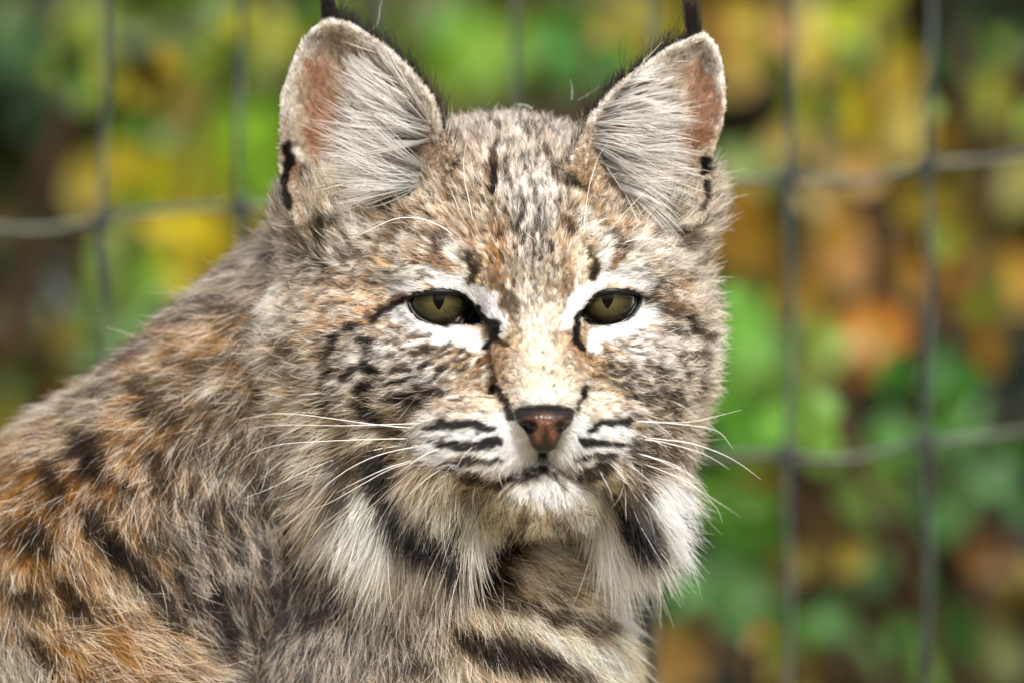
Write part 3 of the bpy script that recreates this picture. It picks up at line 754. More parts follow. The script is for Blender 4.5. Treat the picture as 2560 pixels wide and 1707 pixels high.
HEAD_STROKES = '''
H 2f2016 20 .85 720,380 690,500 680,650 690,800 660,900|H 8a5c30 26 .8 690,520 630,640 600,760|H 241a14 22 .9 690,650 695,780 665,890
H 3a281c 20 .8 1190,440 1240,580 1290,680 1300,760|H 9c6a38 22 .75 1280,640 1320,760 1350,860|H 6a5040 26 .6 960,500 1020,580 1130,610|H 54463c 22 .5 760,220 740,320 730,420
H 4a3c32 26 .6 1090,230 1110,300|H 7a5434 30 .6 340,520 390,510|H 60504a 30 .5 1420,520 1400,480|H b07a44 40 .5 220,330 300,360
H e2d8cc 60 .5 800,850 900,800 1020,820 1130,760 1250,800|H e4dccf 70 .55 1000,1100 1150,1120 1300,1020|H 3c332c 16 .8 1010,960 960,1060 930,1150|H 2e2722 18 .85 960,1100 930,1180 900,1280|H 3a312a 16 .7 1190,1130 1180,1240
H 9a6a3a 46 .75 700,1180 720,1300 700,1430 690,1568|H 9a6a3a 40 .75 1340,980 1380,1080 1360,1200|H 9a6434 34 .7 1400,1200 1420,1330 1430,1500 1450,1568|H d9bb8e 46 .7 600,1360 610,1480 560,1568|H ecd9b8 46 .8 1440,1350 1500,1460 1560,1568
H 3d2c20 36 .7 130,1400 180,1320 120,1480|H e6dccf 44 .7 200,1350 300,1440 400,1560|H 50402f 36 .6 420,1568 380,1470|H e9e2d6 60 .6 1560,1130 1680,1250 1800,1330 1850,1450|H 52402e 34 .7 1380,1180 1420,1240
H 7a5a38 34 .55 1880,1280 1960,1350|H 7a6a5a 40 .7 1000,1300 1100,1350 1200,1450|H 2e2926 12 .8 980,1290 960,1420|H 2e2926 12 .8 1080,1330 1070,1500|H 342e2a 12 .8 1150,1400 1140,1560|H 342e2a 12 .8 1240,1380 1250,1480
E 3a2c20 30 .9 790,170 810,250 825,350|E 5a4430 40 .7 540,40 560,120|E 3a2c20 24 .8 870,190 850,280|E e8ddce 46 .85 620,60 680,180 740,280|E dcb98c 30 .8 940,120 900,240 870,330|E 9a6a3a 46 .8 1000,40 1010,160 1000,260 1030,340
E 6f4a2c 40 .8 980,330 1020,420 1060,520|E 4a3a2c 50 .7 1090,490 1120,600|E 8a6a48 34 .6 1100,640 1080,720|E 9c6f3e 40 .6 1560,200 1540,320|E 6a5236 40 .75 1540,340 1520,430 1500,520|E e6cfae 40 .85 1540,60 1590,200 1650,310
E 4a3a28 30 .8 1690,130 1730,220 1720,320|E 3c2c20 30 .85 1740,240 1720,330|E efe8dc 50 .85 1860,60 1820,180 1780,300|E 9c6c40 36 .8 1900,150 1870,240|E a06a3a 30 .7 700,270 600,200 480,180|E b07a48 40 .6 520,230 420,180
E f4efe6 56 .9 560,330 680,370 780,430 860,480|E f6f2ec 54 .85 240,420 340,370 460,330 580,330|E e8e0d2 40 .7 100,330 250,300 400,280|E fbf9f6 [64,60,50,36] .98 860,430 930,510 990,620 1030,740
E fbf9f6 [40,50,56,50,30] .98 1760,360 1640,430 1570,510 1530,610 1510,690|E f4f0ea 50 .9 1700,400 1850,330 2000,340 2140,380|E efe6d8 50 .8 1900,300 2050,290 2200,330|E d8bd98 40 .6 2220,420 2320,460
E fcfbf9 [50,60,60,54,44] .98 250,590 400,680 560,740 720,770 860,830|E fdfcfa [40,60,60,50,50] .98 1720,840 1760,760 1900,730 2060,660 2190,560|E fcfaf6 44 .9 2120,560 2230,540
E 2a1c14 [20,18,22,26] .95 350,480 260,530 180,580 80,640|E 5a3a22 36 .7 300,470 200,540 60,640|E 7a5232 40 .5 160,560 40,660 -60,720|E b98a58 50 .6 120,480 20,560
E 1a1412 [24,30,36,38,18] 1 860,560 930,640 975,720 985,790 920,850|E 17120f [16,24,28,26,16] 1 1625,580 1598,660 1585,740 1595,820 1650,870|E 2a1c12 20 .9 985,790 1040,815 1080,835|E b98a58 26 .7 880,720 930,760
E 3a2a1c 30 .8 2080,470 2170,500 2260,560 2340,620|E 8a5f38 44 .7 2200,440 2350,560|E a5764a 44 .6 940,880 900,960 870,1050|E a5764a 50 .65 1050,870 980,950 960,1050|E 9c6c3c 50 .65 1590,850 1640,950 1700,1050
E f0e4d0 [120,150,140] .4 1330,950 1330,1050 1340,1150|E f2dcb6 60 .5 1180,1080 1200,1160|E f8f4f0 60 .8 1250,1200 1400,1200|E e6d9c6 80 .5 1300,680 1310,780|E 4a3826 14 .5 1110,760 1090,800
E 14100e 34 .97 975,1165 1000,1150|E 1a1512 [26,22,26,30] .95 1010,1165 1045,1215 1080,1290 1110,1360|E 14100e 32 .97 1660,1150 1640,1180|E 2e2219 [22,14,14] .9 1640,1180 1610,1240 1595,1290|E 6a5a4c 26 .6 1600,1310 1580,1340
E 5a4632 30 .6 420,870 620,860|E 4a3a2c 24 .75 440,990 520,950|E 4a3a2c 22 .75 570,1000 630,980|E 38302a 24 .85 210,1130 330,1090|E 6a4a30 26 .6 200,720 420,740|E 6a4a30 20 .5 480,920 560,900
E f0ebe4 40 .3 440,1060 620,1010|E ece6de 60 .5 60,930 260,900|E 2a2624 44 .8 20,810 50,830|E 1f1c1b 40 .8 30,1010 110,1040|E 241f1c 44 .75 20,1130 60,1150|E 3e3024 56 .7 200,1240 340,1225 460,1250|E 5a4a38 34 .6 430,1160 540,1190
L 241a14 [44,40,44] .92 1110,470 980,520 900,570|L 2a1e16 [52,46,40,40,44] .9 900,560 850,680 820,800 805,940 800,1080|L 33241a 60 .85 805,1080 790,1220 830,1290|L 5a3d24 40 .6 860,480 790,620 760,760|L 4a3420 80 .6 340,640 440,680 350,760
L 5c4628 110 .6 380,760 330,900 360,1000|L 6a5132 70 .55 560,800 520,900|L 4a3c2c 50 .6 1120,600 1240,600 1230,660|L 2e2824 40 .8 1050,900 1010,960|L 2a2725 44 .8 1240,880 1330,900|L 262322 50 .8 1160,1070 1240,1060|L 5a4632 34 .6 1180,830 1100,860
L f2eee8 80 .55 1000,800 1150,790 1300,700|L efe9e2 70 .55 960,1000 1120,990|L f1ece6 90 .6 1500,960 1650,900 1800,950|L eee8e0 60 .5 1450,1080 1600,1080|L 3a2c20 56 .75 1150,1180 1210,1320 1210,1450|L 30261e 44 .75 1560,1180 1720,1180
L 51402c 44 .6 1780,1060 1880,1120|L 2a2320 60 .75 1220,1330 1340,1370|L 6f4f30 40 .5 1660,700 1800,680|L 6a4c30 36 .55 1560,550 1700,540|L a5683a 40 .5 1050,220 1250,280|L 8a6238 40 .5 1000,400 1180,400
L efe4d2 80 .5 150,300 400,280 600,330|L efe6d8 70 .45 60,550 300,470|L c49a68 60 .5 700,330 900,330
L 3c2e22 30 .8 1180,600 1290,590|L 4a3826 22 .75 1650,565 1750,555 1850,540|L 4a3826 24 .75 1640,725 1800,690 2000,655|L 332a24 24 .85 1745,855 1830,820|L 332a24 22 .8 1930,862 1995,850|L 2c2622 26 .88 1480,1030 1610,985|L 4a3a2a 24 .7 1350,765 1450,725|L 2a2420 32 .85 1010,945 1080,900 1150,850|L 262220 36 .88 1240,915 1340,880|L 4a3a2c 24 .7 1470,895 1590,870|L 262220 36 .9 1100,1085 1200,1060 1275,1070|L 332a22 34 .85 1740,1060 1850,1090 1960,1110|L 33281f 34 .85 1430,1160 1600,1170 1760,1185|L 6a4c30 20 .65 2050,690 2210,680|L 6a4c30 20 .6 2100,765 2250,720|L 5a422a 22 .6 1450,640 1560,620
C 3c3028 18 .75 450,520 530,560|C 3c3028 18 .75 560,600 640,640|C 4a3a2c 18 .7 690,620 750,655|C 3c3028 20 .75 700,760 780,725|C 4a3a2c 18 .65 600,700 670,690|C 6a4c30 18 .65 400,430 490,420|C 6a4c30 18 .65 540,385 650,372|C 6a4630 22 .7 700,472 810,460|C 6a4630 22 .7 850,420 965,475|C 3c3028 20 .7 500,640 560,690|C 40342a 20 .7 960,700 1010,760
C 20170f [50,60,56,44] .93 1270,180 1320,260 1420,340 1500,380|C 2a241f 36 .85 1150,310 1220,310|C 33271c 44 .85 1400,520 1450,580|C 3f3124 36 .6 1470,640 1450,720|C 30261c 50 .8 1400,780 1450,830|C 5a4a38 44 .5 1380,900 1400,960 1420,1050
C 2f2823 36 .85 1190,570 1220,640|C 3e352e 26 .8 860,600 960,650 1070,740|C 40342a 30 .75 640,830 720,850|C 4a4036 24 .7 790,800 830,830|C 5a4c3c 24 .6 940,810 980,800|C 2f2a26 [30,28,34,40] .88 740,950 860,940 990,900 1130,930|C 2c2620 44 .85 1130,940 1200,1000
C 2e241c 40 .85 1060,1030 1160,1090 1150,1150|C 5a4a36 40 .6 640,970 600,1060|C f4f1ed 50 .3 1000,440 1150,430 1300,420|C f3efea 70 .55 760,540 900,500|C ece6de 60 .5 1000,620 1130,680|C 9c7040 30 .6 700,430 900,420|C a5764a 44 .5 900,290 1050,300
C a88458 60 .5 1000,80 1150,130|C 6a4a2c 40 .7 1030,60 1160,90 1270,160|C a58c64 60 .5 780,1040 950,1060|C 5a4636 70 .7 900,1200 1050,1240 1250,1250|C 46362a 110 .8 800,1380 950,1420 1050,1500|C d0c0aa 60 .5 1250,1150 1400,1150|C 856a4a 40 .5 1330,1180 1250,1250
Q 4a3828 44 .75 520,700 580,780 650,800|Q 52402e 36 .7 640,830 590,880|Q a06c40 36 .75 580,940 530,1010|Q a06a3c 40 .7 1100,1130 1160,1180|Q 66472c 44 .7 1040,1240 1150,1250 1000,1320|Q 8a6a48 30 .6 880,900 980,990
Q 5a4c40 50 .55 1100,540 1200,640|Q 6a5a4c 60 .5 1230,700 1320,760|Q 1a1613 60 .8 1060,290 1180,260 1080,350|Q 26201c 40 .7 700,140 800,150|Q 5f5246 70 .5 1180,700 1250,850|Q efe6da 60 .6 700,850 900,870 1050,950|Q f2ece3 60 .6 560,1080 750,1070 900,1140
Q a5805a 70 .5 150,200 260,330|Q a07a50 60 .5 380,420 480,540
T 4a4038 90 .6 560,1100 700,1000 680,1180|T 4a3f33 80 .55 450,1340 600,1260 760,1300|T 3a322c 60 .7 700,780 740,880|T 2a2420 50 .8 800,800 880,740|T 2a241f 50 .8 1290,540 1400,600 1420,660|T 3a3128 50 .6 1460,520 1580,500
T efe7da 60 .5 900,660 1050,800 1200,850|T 7a6244 60 .5 1500,880 1700,870|T 9a7444 60 .5 1650,620 1900,640 2050,700|T c2a27a 70 .6 820,520 780,680|T efe8dc 60 .5 100,1480 300,1440|T 5a4a38 40 .6 2000,520 2200,560
M 15110f [20,30,36,36,26] .97 360,478 480,465 620,490 740,490 810,505|M 17130f [18,30,34,32,24] .97 400,610 530,610 660,625 780,610 880,605|M 1a1614 [16,26,26,24,16] .93 500,735 600,735 740,740 900,745|M 1d1815 [24,34,40,44,30] .93 520,820 620,850 740,885 860,890 930,860
M 17130f [24,34,36,26] .97 1560,500 1660,460 1760,440 1840,455|M 17130f [16,26,28,20] .97 1480,600 1590,595 1700,610 1790,615|M 1d1815 [14,22,22,16] .92 1440,725 1540,715 1640,705 1740,705|M 211b17 [34,42,44,34] .92 1480,860 1560,846 1640,800 1700,780
M 4f4743 [12,16,24] .6 1195,690 1190,740 1190,800|M 2a221e [22,30,30,24] .75 920,960 990,880 1080,830 1190,800|M 2a221e [20,24,24,18] .75 1190,800 1270,840 1330,900 1360,940|M 5a4a44 40 .7 1000,880 1060,860|M f7f5f2 90 .9 900,500 1010,590 1080,680|M f8f6f4 80 .9 1400,560 1480,520 1560,560
M f8f7f5 60 .97 300,545 500,550 700,560 880,560|M f8f6f4 60 .97 310,660 560,690 800,680 1050,690|M f2eee8 44 .95 480,780 700,795 900,800 1050,790|M f6f4f0 60 .9 1100,700 1060,600|M f4f0ea 40 .9 1330,790 1480,780 1650,750|M f8f6f3 50 .95 1400,680 1600,670 1800,665|M f5f3f0 44 .9 1500,660 1700,660 1850,640|M e6ddd0 40 .7 350,420 560,430 760,440|M d8c8b0 60 .6 1560,330 1700,360
M c8b498 40 .5 1500,420 1700,400|M 9a7c56 30 .6 330,330 480,330|M 7a6040 30 .5 420,440 520,440|M efe6d8 70 .7 1000,1010 1150,1030 1300,1010|M cdb390 50 .4 880,1120 1050,1150 1250,1160|M e9e2d6 110 .85 1400,980 1520,1050 1600,1200
M 6f5f4c 50 .5 700,960 850,960|M 3a332e 40 .7 1420,830 1330,820
J 1c1c20 [90,110,80] .9 1300,620 1340,740 1330,900|J 241f1e [70,60] .8 1270,900 1330,1000|J 17181c [110,120,110,100] .95 1430,1090 1530,1240 1700,1370 1850,1480|J 2a2624 60 .7 960,650 900,780|J 33291f 90 .6 1040,640 1180,660|J 4a3a28 60 .5 1550,480 1700,430
J 5a4630 60 .6 860,1000 1000,900|J e9e0d0 150 .9 1100,1150 1200,1300 1250,1450|J ebe3d4 140 .9 1000,1420 1150,1480 1300,1540|J 4a4036 60 .7 900,1160 950,1050|J 7a6040 60 .5 1650,260 1400,330|J b89a72 90 .5 1500,860 1700,900|J 3a2f26 50 .7 1220,180 1330,210
J 2f2721 60 .7 1180,60 1230,140|J e0d4bc 120 .7 1900,1000 2000,1250 2100,1450|J efe8da 120 .8 2050,1300 2150,1500|J b59c74 110 .5 1850,760 2000,900|J 55412c 60 .5 300,900 420,1000|J 8a7658 60 .4 500,700 700,800
N 17181c [110,100,90] .92 60,120 220,230 400,340|N 1e1b19 80 .85 380,380 520,390|N ece4d4 120 .85 400,60 500,180 560,330|N eee7d8 110 .75 620,200 700,300|N 241f1c [60,70,60] .85 900,40 850,160 830,260
N 26211e 50 .8 1150,20 1260,110|N 1b1c20 [80,100,90] .95 1700,60 1780,170 1880,240|N efe9e0 100 .8 1950,60 2050,150|N ece7de 190 .9 1350,100 1500,220 1600,300|M 1b1c20 [90,110,110] .93 1880,1050 1900,1200 1960,1350|M 3a2f26 70 .8 1880,720 1980,800 1960,900|M f0eae1 140 .8 2120,1080 2200,1230 2150,1350
M 7a6550 80 .5 1900,650 2060,700|M d6ccbc 120 .5 1600,1150 1700,1300
A 94694e [60,80,70] .75 700,700 760,900 720,1250|A a0643f 60 .6 720,1250 740,1420|A 9a7a68 60 .5 640,560 900,640|A 5a514a 60 .45 700,380 850,420 1000,520|A 8a7c70 60 .5 1050,560 1200,680 1350,800|A 4a3c34 120 .75 1100,1000 1300,1150 1400,1300|A 4a423c 50 .7 1500,1150 1480,1330|A 2a2522 70 .8 1000,1420 1350,1480
A d6cdc0 40 .85 640,290 830,200 1040,260 1300,440 1550,680 1700,850|A d8cdbd 44 .7 1700,850 1780,1050 1850,1250|A cfc6ba 36 .85 400,1050 430,780 540,480 640,300|A b5a8a0 44 .6 420,1250 400,1050|A 1a1715 40 .95 430,1330 430,1420 420,1500|A 8a6044 50 .6 480,1500 540,1550
D 94694e [60,80,80] .75 1880,700 1950,900 1880,1200|D 94704f 60 .6 1830,1250 1750,1480|D dad1c4 40 .85 900,1060 1100,860 1400,640 1700,420 1920,330|D d8cfc4 40 .85 1960,360 2060,560 2090,850 2050,1100|D 5a524c 40 .6 1950,560 2000,640|D 7a6c60 90 .55 1500,900 1550,1100 1500,1300|D 9a9088 50 .4 1650,520 1900,460
D 3a3430 44 .6 1300,780 1150,950|D 2e2926 80 .7 1200,1400 1500,1400|D c8b89e 50 .6 880,1200 860,1330|D 1a1715 30 .95 1935,1490 1945,1560|Q 1a1715 26 .95 1430,30 1440,110|Q 1c1917 26 .92 1450,220 1460,330|Q 2a2522 26 .8 1420,470 1440,420
T 17130f [22,32,28] .96 450,50 460,180 430,330|T 17130f [28,34,24] .95 420,380 430,540 470,650|T d8cdbf 26 .8 400,200 390,400 400,600|T 7a5640 40 .7 540,230 470,330|T efe8de 30 .8 540,100 570,210|T 4a4440 50 .7 640,330 760,380|T 16120f 50 .9 960,380 1000,420|T 1a1512 50 .9 1050,220 1400,260 1520,200
'''
BODY_BASE = '''
600 700 a3907c|450 760 8d7a66|500 850 b58d5e|350 900 a88a68|250 930 7d6a56|330 1000 c09a6c|450 950 8a6a48|600 950 8f7353|600 1080 85705a|200 1020 8b7761|150 1090 a08468|60 1160 b98d5c|30 1250 9a6a3a|150 1220 8a5a2c
280 1150 a8743f|380 1080 b98a58|420 1180 9c7a55|550 1150 7a6a5a|500 1250 7d6d5e|650 1250 6f6459|700 1380 7a7069|850 1450 7d746d|600 1400 716860|300 1380 a07a50|200 1420 b08556|100 1450 a37442|300 1500 b58856|420 1600 b58856
100 1600 b28a5c|30 1680 b7a58f|550 1550 655b54|700 1600 7d756f|650 1690 82786f|900 1600 877c72|1000 1520 a08b72|1100 1480 a88355|1150 1540 c2a27a|1300 1530 d3b78e|1250 1650 b89872|1100 1680 a89880|1450 1600 d6ba8c|1550 1640 dcc8a4
1400 1400 c8a878|1500 1440 d6b98c|1560 1450 e0d0b4|1500 1350 c8bdae|1400 1330 b5a084|1280 1370 4a433c|1250 1420 6f5a40|1580 1520 e0d2b8|1350 1460 cba873|800 1200 6a5a48|900 1350 7a6c5e
'''
BODY_STROKES = '''
B 5a4a40 60 .6 1180,470 1330,430 1450,420|B 4a3a2e 50 .7 720,740 830,700 930,690|B 4a3d34 44 .55 560,1000 700,960 830,950|B 3d2c1e 70 .8 920,960 1000,1040 920,1090|B 4a3520 60 .7 840,1130 980,1120 1060,1150|B 5a4128 80 .6 1130,870 1250,830|B c68f52 70 .7 1100,650 1300,660
B d0a878 70 .6 820,850 980,800|B c68f52 60 .7 740,1060 880,1020|B c99658 70 .7 700,1240 900,1180 1000,1220|B 2e241a [60,70,70] .7 540,1290 600,1330 540,1450|B 2a2016 60 .7 540,1440 560,1540|B d8b888 60 .6 300,1320 480,1250|B 75604a 60 .6 340,1100 480,1070 560,1000
B d2aa74 60 .6 60,1400 220,1360|B 9a6a3a 70 .7 0,1500 200,1480|B 4a3420 50 .7 280,1500 340,1560|B 6a5a4a 60 .5 1100,1200 1300,1200|B 5f5348 70 .6 1100,1400 1250,1350|B 554a42 50 .6 1350,1050 1500,1040
G 2a2018 [60,70,50] .75 480,30 560,130 640,240|G 3a2614 [60,70] .75 300,220 350,300|G 2a2018 50 .8 760,300 840,340|G 3c2a18 60 .75 350,300 340,390|G 241b13 [50,70,60] .85 230,560 200,640 300,700|G 4a3018 60 .7 120,640 60,560|G 2a2420 [50,70,60] .85 560,500 640,610 720,700
G 231d19 [60,60,50] .88 720,700 850,830 960,950|G 2a2522 [60,60] .85 1030,1040 1110,1160|G 2e2926 50 .8 1160,900 1250,1100|G 2b2622 [40,56,60] .88 1390,1000 1420,1160 1460,1300|G 3a322c 60 .7 960,100 1020,260|G 4a3218 60 .7 0,960 80,1020|G 2a1d12 [50,60] .85 390,930 480,1080
G 3a2814 60 .75 160,1000 240,1120|G 2e2014 [50,70] .8 180,1290 300,1440|G 3a2a1a 60 .6 480,1090 620,1130|G d8b080 80 .7 420,700 560,800 640,880|G e2c49a 80 .75 700,960 860,1030 1000,1100|G d9b284 70 .65 240,1120 420,1180 600,1280|G c98f4e 60 .6 0,420 100,520
G dcb687 60 .6 0,860 200,960|G e0c096 60 .6 1000,1380 1200,1400 1400,1540|G c68f50 80 .6 350,1400 500,1500|G d6c8b2 80 .6 0,1400 200,1540|G d2a870 60 .6 20,100 180,140|G c0844a 60 .6 540,230 460,310|G b88a58 50 .5 700,200 850,250|G 4a443f 70 .6 1280,640 1560,690|G 3e3935 70 .6 1000,640 1120,700
G 423b36 [50,60] .7 1400,1010 1560,1010 1720,1000|G 4a443f 60 .5 1620,1220 1700,1280|G 3a3430 60 .65 2050,1130 2250,1200|G 5a4b3c 60 .5 1540,1400 1640,1568|G a09488 60 .4 1450,850 1800,880|G a2968a 60 .35 1450,1120 1700,1150|G 8a6a4a 50 .5 1350,700 1420,720|G 4a433d 80 .5 1800,640 2000,760
N 1c1815 [90,80,70,50] .92 330,400 520,430 700,440 850,470|N 3a2a1c [64,64,50] .85 560,560 800,620 950,650 1120,700|N b5854c 60 .7 300,520 600,580 900,660|N 1a1512 [80,105,105,80] .94 500,900 700,950 900,1000 1080,1060|N 1e1814 [85,80] .92 1080,1060 1200,1120 1400,1190|N 5a4630 50 .7 560,1000 760,1080 900,1130
N e0c49a 110 .7 560,700 800,740 1050,820 1250,900|N e6d6ba 90 .6 1250,950 1450,1050 1600,1120|N d8c09a 70 .6 500,1080 750,1130|N 2a221b 60 .85 1180,690 1320,740 1450,790 1550,800|N 6a4c30 60 .7 1400,840 1500,880|N b07f3f 50 .8 1240,500 1400,560|N b58a50 44 .7 1170,340 1330,350|N 5a4630 40 .7 1130,700 1250,720
N ecdcbe 70 .6 1300,420 1500,480 1650,560|N eadfca 90 .6 1550,560 1700,680 1800,750|N f0e4cc 60 .6 1150,250 1350,270|N 211c18 80 .85 780,250 900,200|N 8a8078 70 .6 1400,310 1500,330|N dcd7cc 80 .6 1550,350 1680,430|N 6a625c 60 .5 0,1050 200,1100|N 4a443f 60 .6 0,1100 120,1080
N a59a8e 60 .4 50,900 250,950|N 6a5640 60 .5 350,760 480,740|N e6d4b4 70 .5 1500,950 1650,1000
'''
def paint(base, strokes, wscale, lo, hi, cv=None):
    if cv is None:
        cv = idw_canvas([((float(a), float(b)), srgb(h)) for a, b, h in parse(base)])
    todo = sorted(parse(strokes), key=lambda t: -srgb(t[1]).mean())      # dark marks go over light ones
    for t in todo:
        view, hx, w, op = t[0], t[1], np.array(eval(t[2]), float), float(t[3])
        lum = srgb(hx).mean()
        if not lo <= lum < hi:
            continue
        if 0.06 < lum < 0.6 and view not in 'ADBGN':
            op *= 0.72
        stroke(cv, V(view, [tuple(map(float, q.split(','))) for q in t[4:]]), w * wscale.get(view, 0.62), srgb(hx), op, 0.4)
    return cv
def warm(c):
    k = 0.2 * np.clip((700 - (CX0 + np.arange(CW) * CS)) / 300, 0, 1)[:, None, None]
    L = c.mean(2, keepdims=True)
    return np.clip(L + (c - L) * (1 + k), .004, 1)
WS_H = {'A': 1, 'D': 1, 'T': .75, 'Q': .75, 'H': .8, 'M': .85, 'E': .75, 'J': .78, 'N': .8}
WS_B = {'B': 1, 'G': 1, 'N': .85}
CAN_H = paint(HEAD_BASE, HEAD_STROKES, WS_H, .055, 9)
CAN_B = (.76 + .44 * np.clip((CX0 + np.arange(CW) * CS - 900) / 300, 0, 1))[:, None, None] * warm(paint(BODY_BASE, BODY_STROKES, WS_B, .055, 9))
# ------------------------------------------------------------------ lie of the coat: x, z, direction (dx, dz), length, lift
HEAD_FLOW = '''
1355 960 0 -1 14 .3|1355 850 0 -1 18 .3|1340 740 0 -1 26 .35|1330 620 0 -1 42 .45|1330 480 0 -1 40 .42|1300 360 0 -1 45 .5|1150 340 -.3 -1 45 .5|1420 340 .3 -1 45 .5
1180 520 -.5 -.9 40 .4|1480 500 .5 -.9 40 .4|1130 620 -.9 -.5 45 .4|1500 610 .8 -.6 42 .4|1020 670 -1 -.15 42 .35|900 690 -1 .1 44 .4|1150 690 -.8 -.5 20 .25|1200 740 -.3 -1 16 .25|1470 700 .5 -.9 16 .25|1550 680 .9 -.4 34 .35
950 600 -.9 -.4 46 .4|850 580 -.4 -.9 66 .45|790 560 .1 -1 80 .5|720 640 -.9 -.1 60 .45|900 540 -.6 -.8 90 .5|1000 540 -.8 -.6 70 .5|650 760 -1 .1 70 .5|800 720 -1 .12 50 .4
1650 640 1 -.3 55 .45|1600 560 .5 -.9 60 .5|1700 540 .7 -.7 90 .5|1720 680 1 -.3 70 .5|1640 720 1 -.05 50 .4|1780 760 1 -.1 76 .45
1000 830 -1 .12 26 .3|1100 840 -1 .25 20 .3|1160 870 -.8 .5 18 .3|1050 900 -1 .2 40 .4|900 880 -1 .15 46 .4|950 980 -1 .2 52 .4|800 900 -1 .12 66 .45|680 900 -1 .12 90 .5|700 1020 -1 .25 100 .5|830 1060 -.95 .35 110 .5|1000 1040 -.9 .3 80 .45
1500 840 .8 .4 18 .3|1580 820 1 0 26 .3|1560 900 1 .2 36 .4|1650 900 1 .1 44 .4|1750 880 1 .05 66 .45|1800 900 1 0 84 .5|1660 1000 1 .3 56 .4|1760 1020 1 .2 84 .5|1620 1060 .95 .4 70 .45
1240 900 -.6 .3 20 .3|1470 890 .6 .3 20 .3|1220 1000 -.9 .3 26 .3|1500 990 .9 .3 26 .3|1250 1080 -.9 .45 26 .3|1150 1080 -1 .2 40 .35|1080 1090 -1 .2 50 .4|1450 1080 .9 .45 26 .3|1520 1080 1 .25 36 .35|1580 1090 1 .25 45 .4|1200 1160 -.8 .6 40 .35|1480 1155 .8 .6 38 .35
1350 1170 0 1 24 .3|1350 1230 0 1 46 .4|1270 1230 -.5 .9 50 .4|1440 1230 .5 .9 50 .4|1350 1290 0 1 62 .35
720 1130 -.85 .6 110 .5|800 1180 -.75 .75 120 .5|850 1260 -.5 .85 130 .5|900 1220 -.55 .85 190 .5|1000 1220 -.4 .95 240 .5|950 1120 -.7 .7 140 .5|900 1310 -.4 .9 130 .45|960 1300 -.35 .95 190 .45|1080 1200 -.35 1 170 .5|1150 1270 -.1 1 230 .45|1050 1330 -.2 1 260 .4
1560 1200 .6 .85 150 .5|1640 1180 .6 .8 125 .5|1700 1140 .7 .7 90 .5|1500 1260 .4 1 190 .45|1600 1280 .5 .95 170 .5
'''
BODY_FLOW = '''
600 720 -.8 .35 130 .55|450 780 -.8 .35 130 .55|300 900 -.8 .4 130 .55|150 1040 -.8 .45 130 .5|20 1150 -.8 .5 130 .5|600 900 -.75 .6 130 .5|450 930 -.75 .55 130 .5|330 1050 -.6 .75 130 .5|600 1080 -.5 .85 130 .45|200 1180 -.4 .9 130 .45|80 1280 -.1 1 130 .45
300 1200 -.15 1 130 .45|450 1150 -.2 1 130 .45|80 1420 .4 .9 140 .45|200 1350 .4 .95 140 .45|100 1600 .75 .65 150 .4|300 1550 .75 .65 150 .4|450 1600 .75 .65 150 .4|330 1380 .6 .8 140 .4|460 1330 .35 .95 130 .45|600 1300 .15 1 120 .45|700 1250 .05 1 120 .45
600 1500 .2 1 120 .45|800 1450 .1 1 130 .45|950 1550 .12 1 140 .45|700 1650 .1 1 120 .45|1100 1550 .25 .95 150 .45|1250 1450 .45 .85 170 .45|1350 1580 .5 .85 170 .45|1400 1420 .8 .55 150 .4|1500 1350 .8 .55 140 .4|1520 1500 .8 .6 150 .4|1560 1650 .6 .8 150 .4
'''
def flow_field(txt):
    rows = [list(map(float, t)) for t in parse(txt)]
    s = []
    for x, z, dx, dz, L, lift in rows:
        n = math.hypot(dx, dz)
        s.append(((x, z), (dx / n, dz / n, L, lift)))
    return idw_canvas(s, 4.0)
FLO_H = flow_field(HEAD_FLOW)
FLO_B = flow_field(BODY_FLOW)

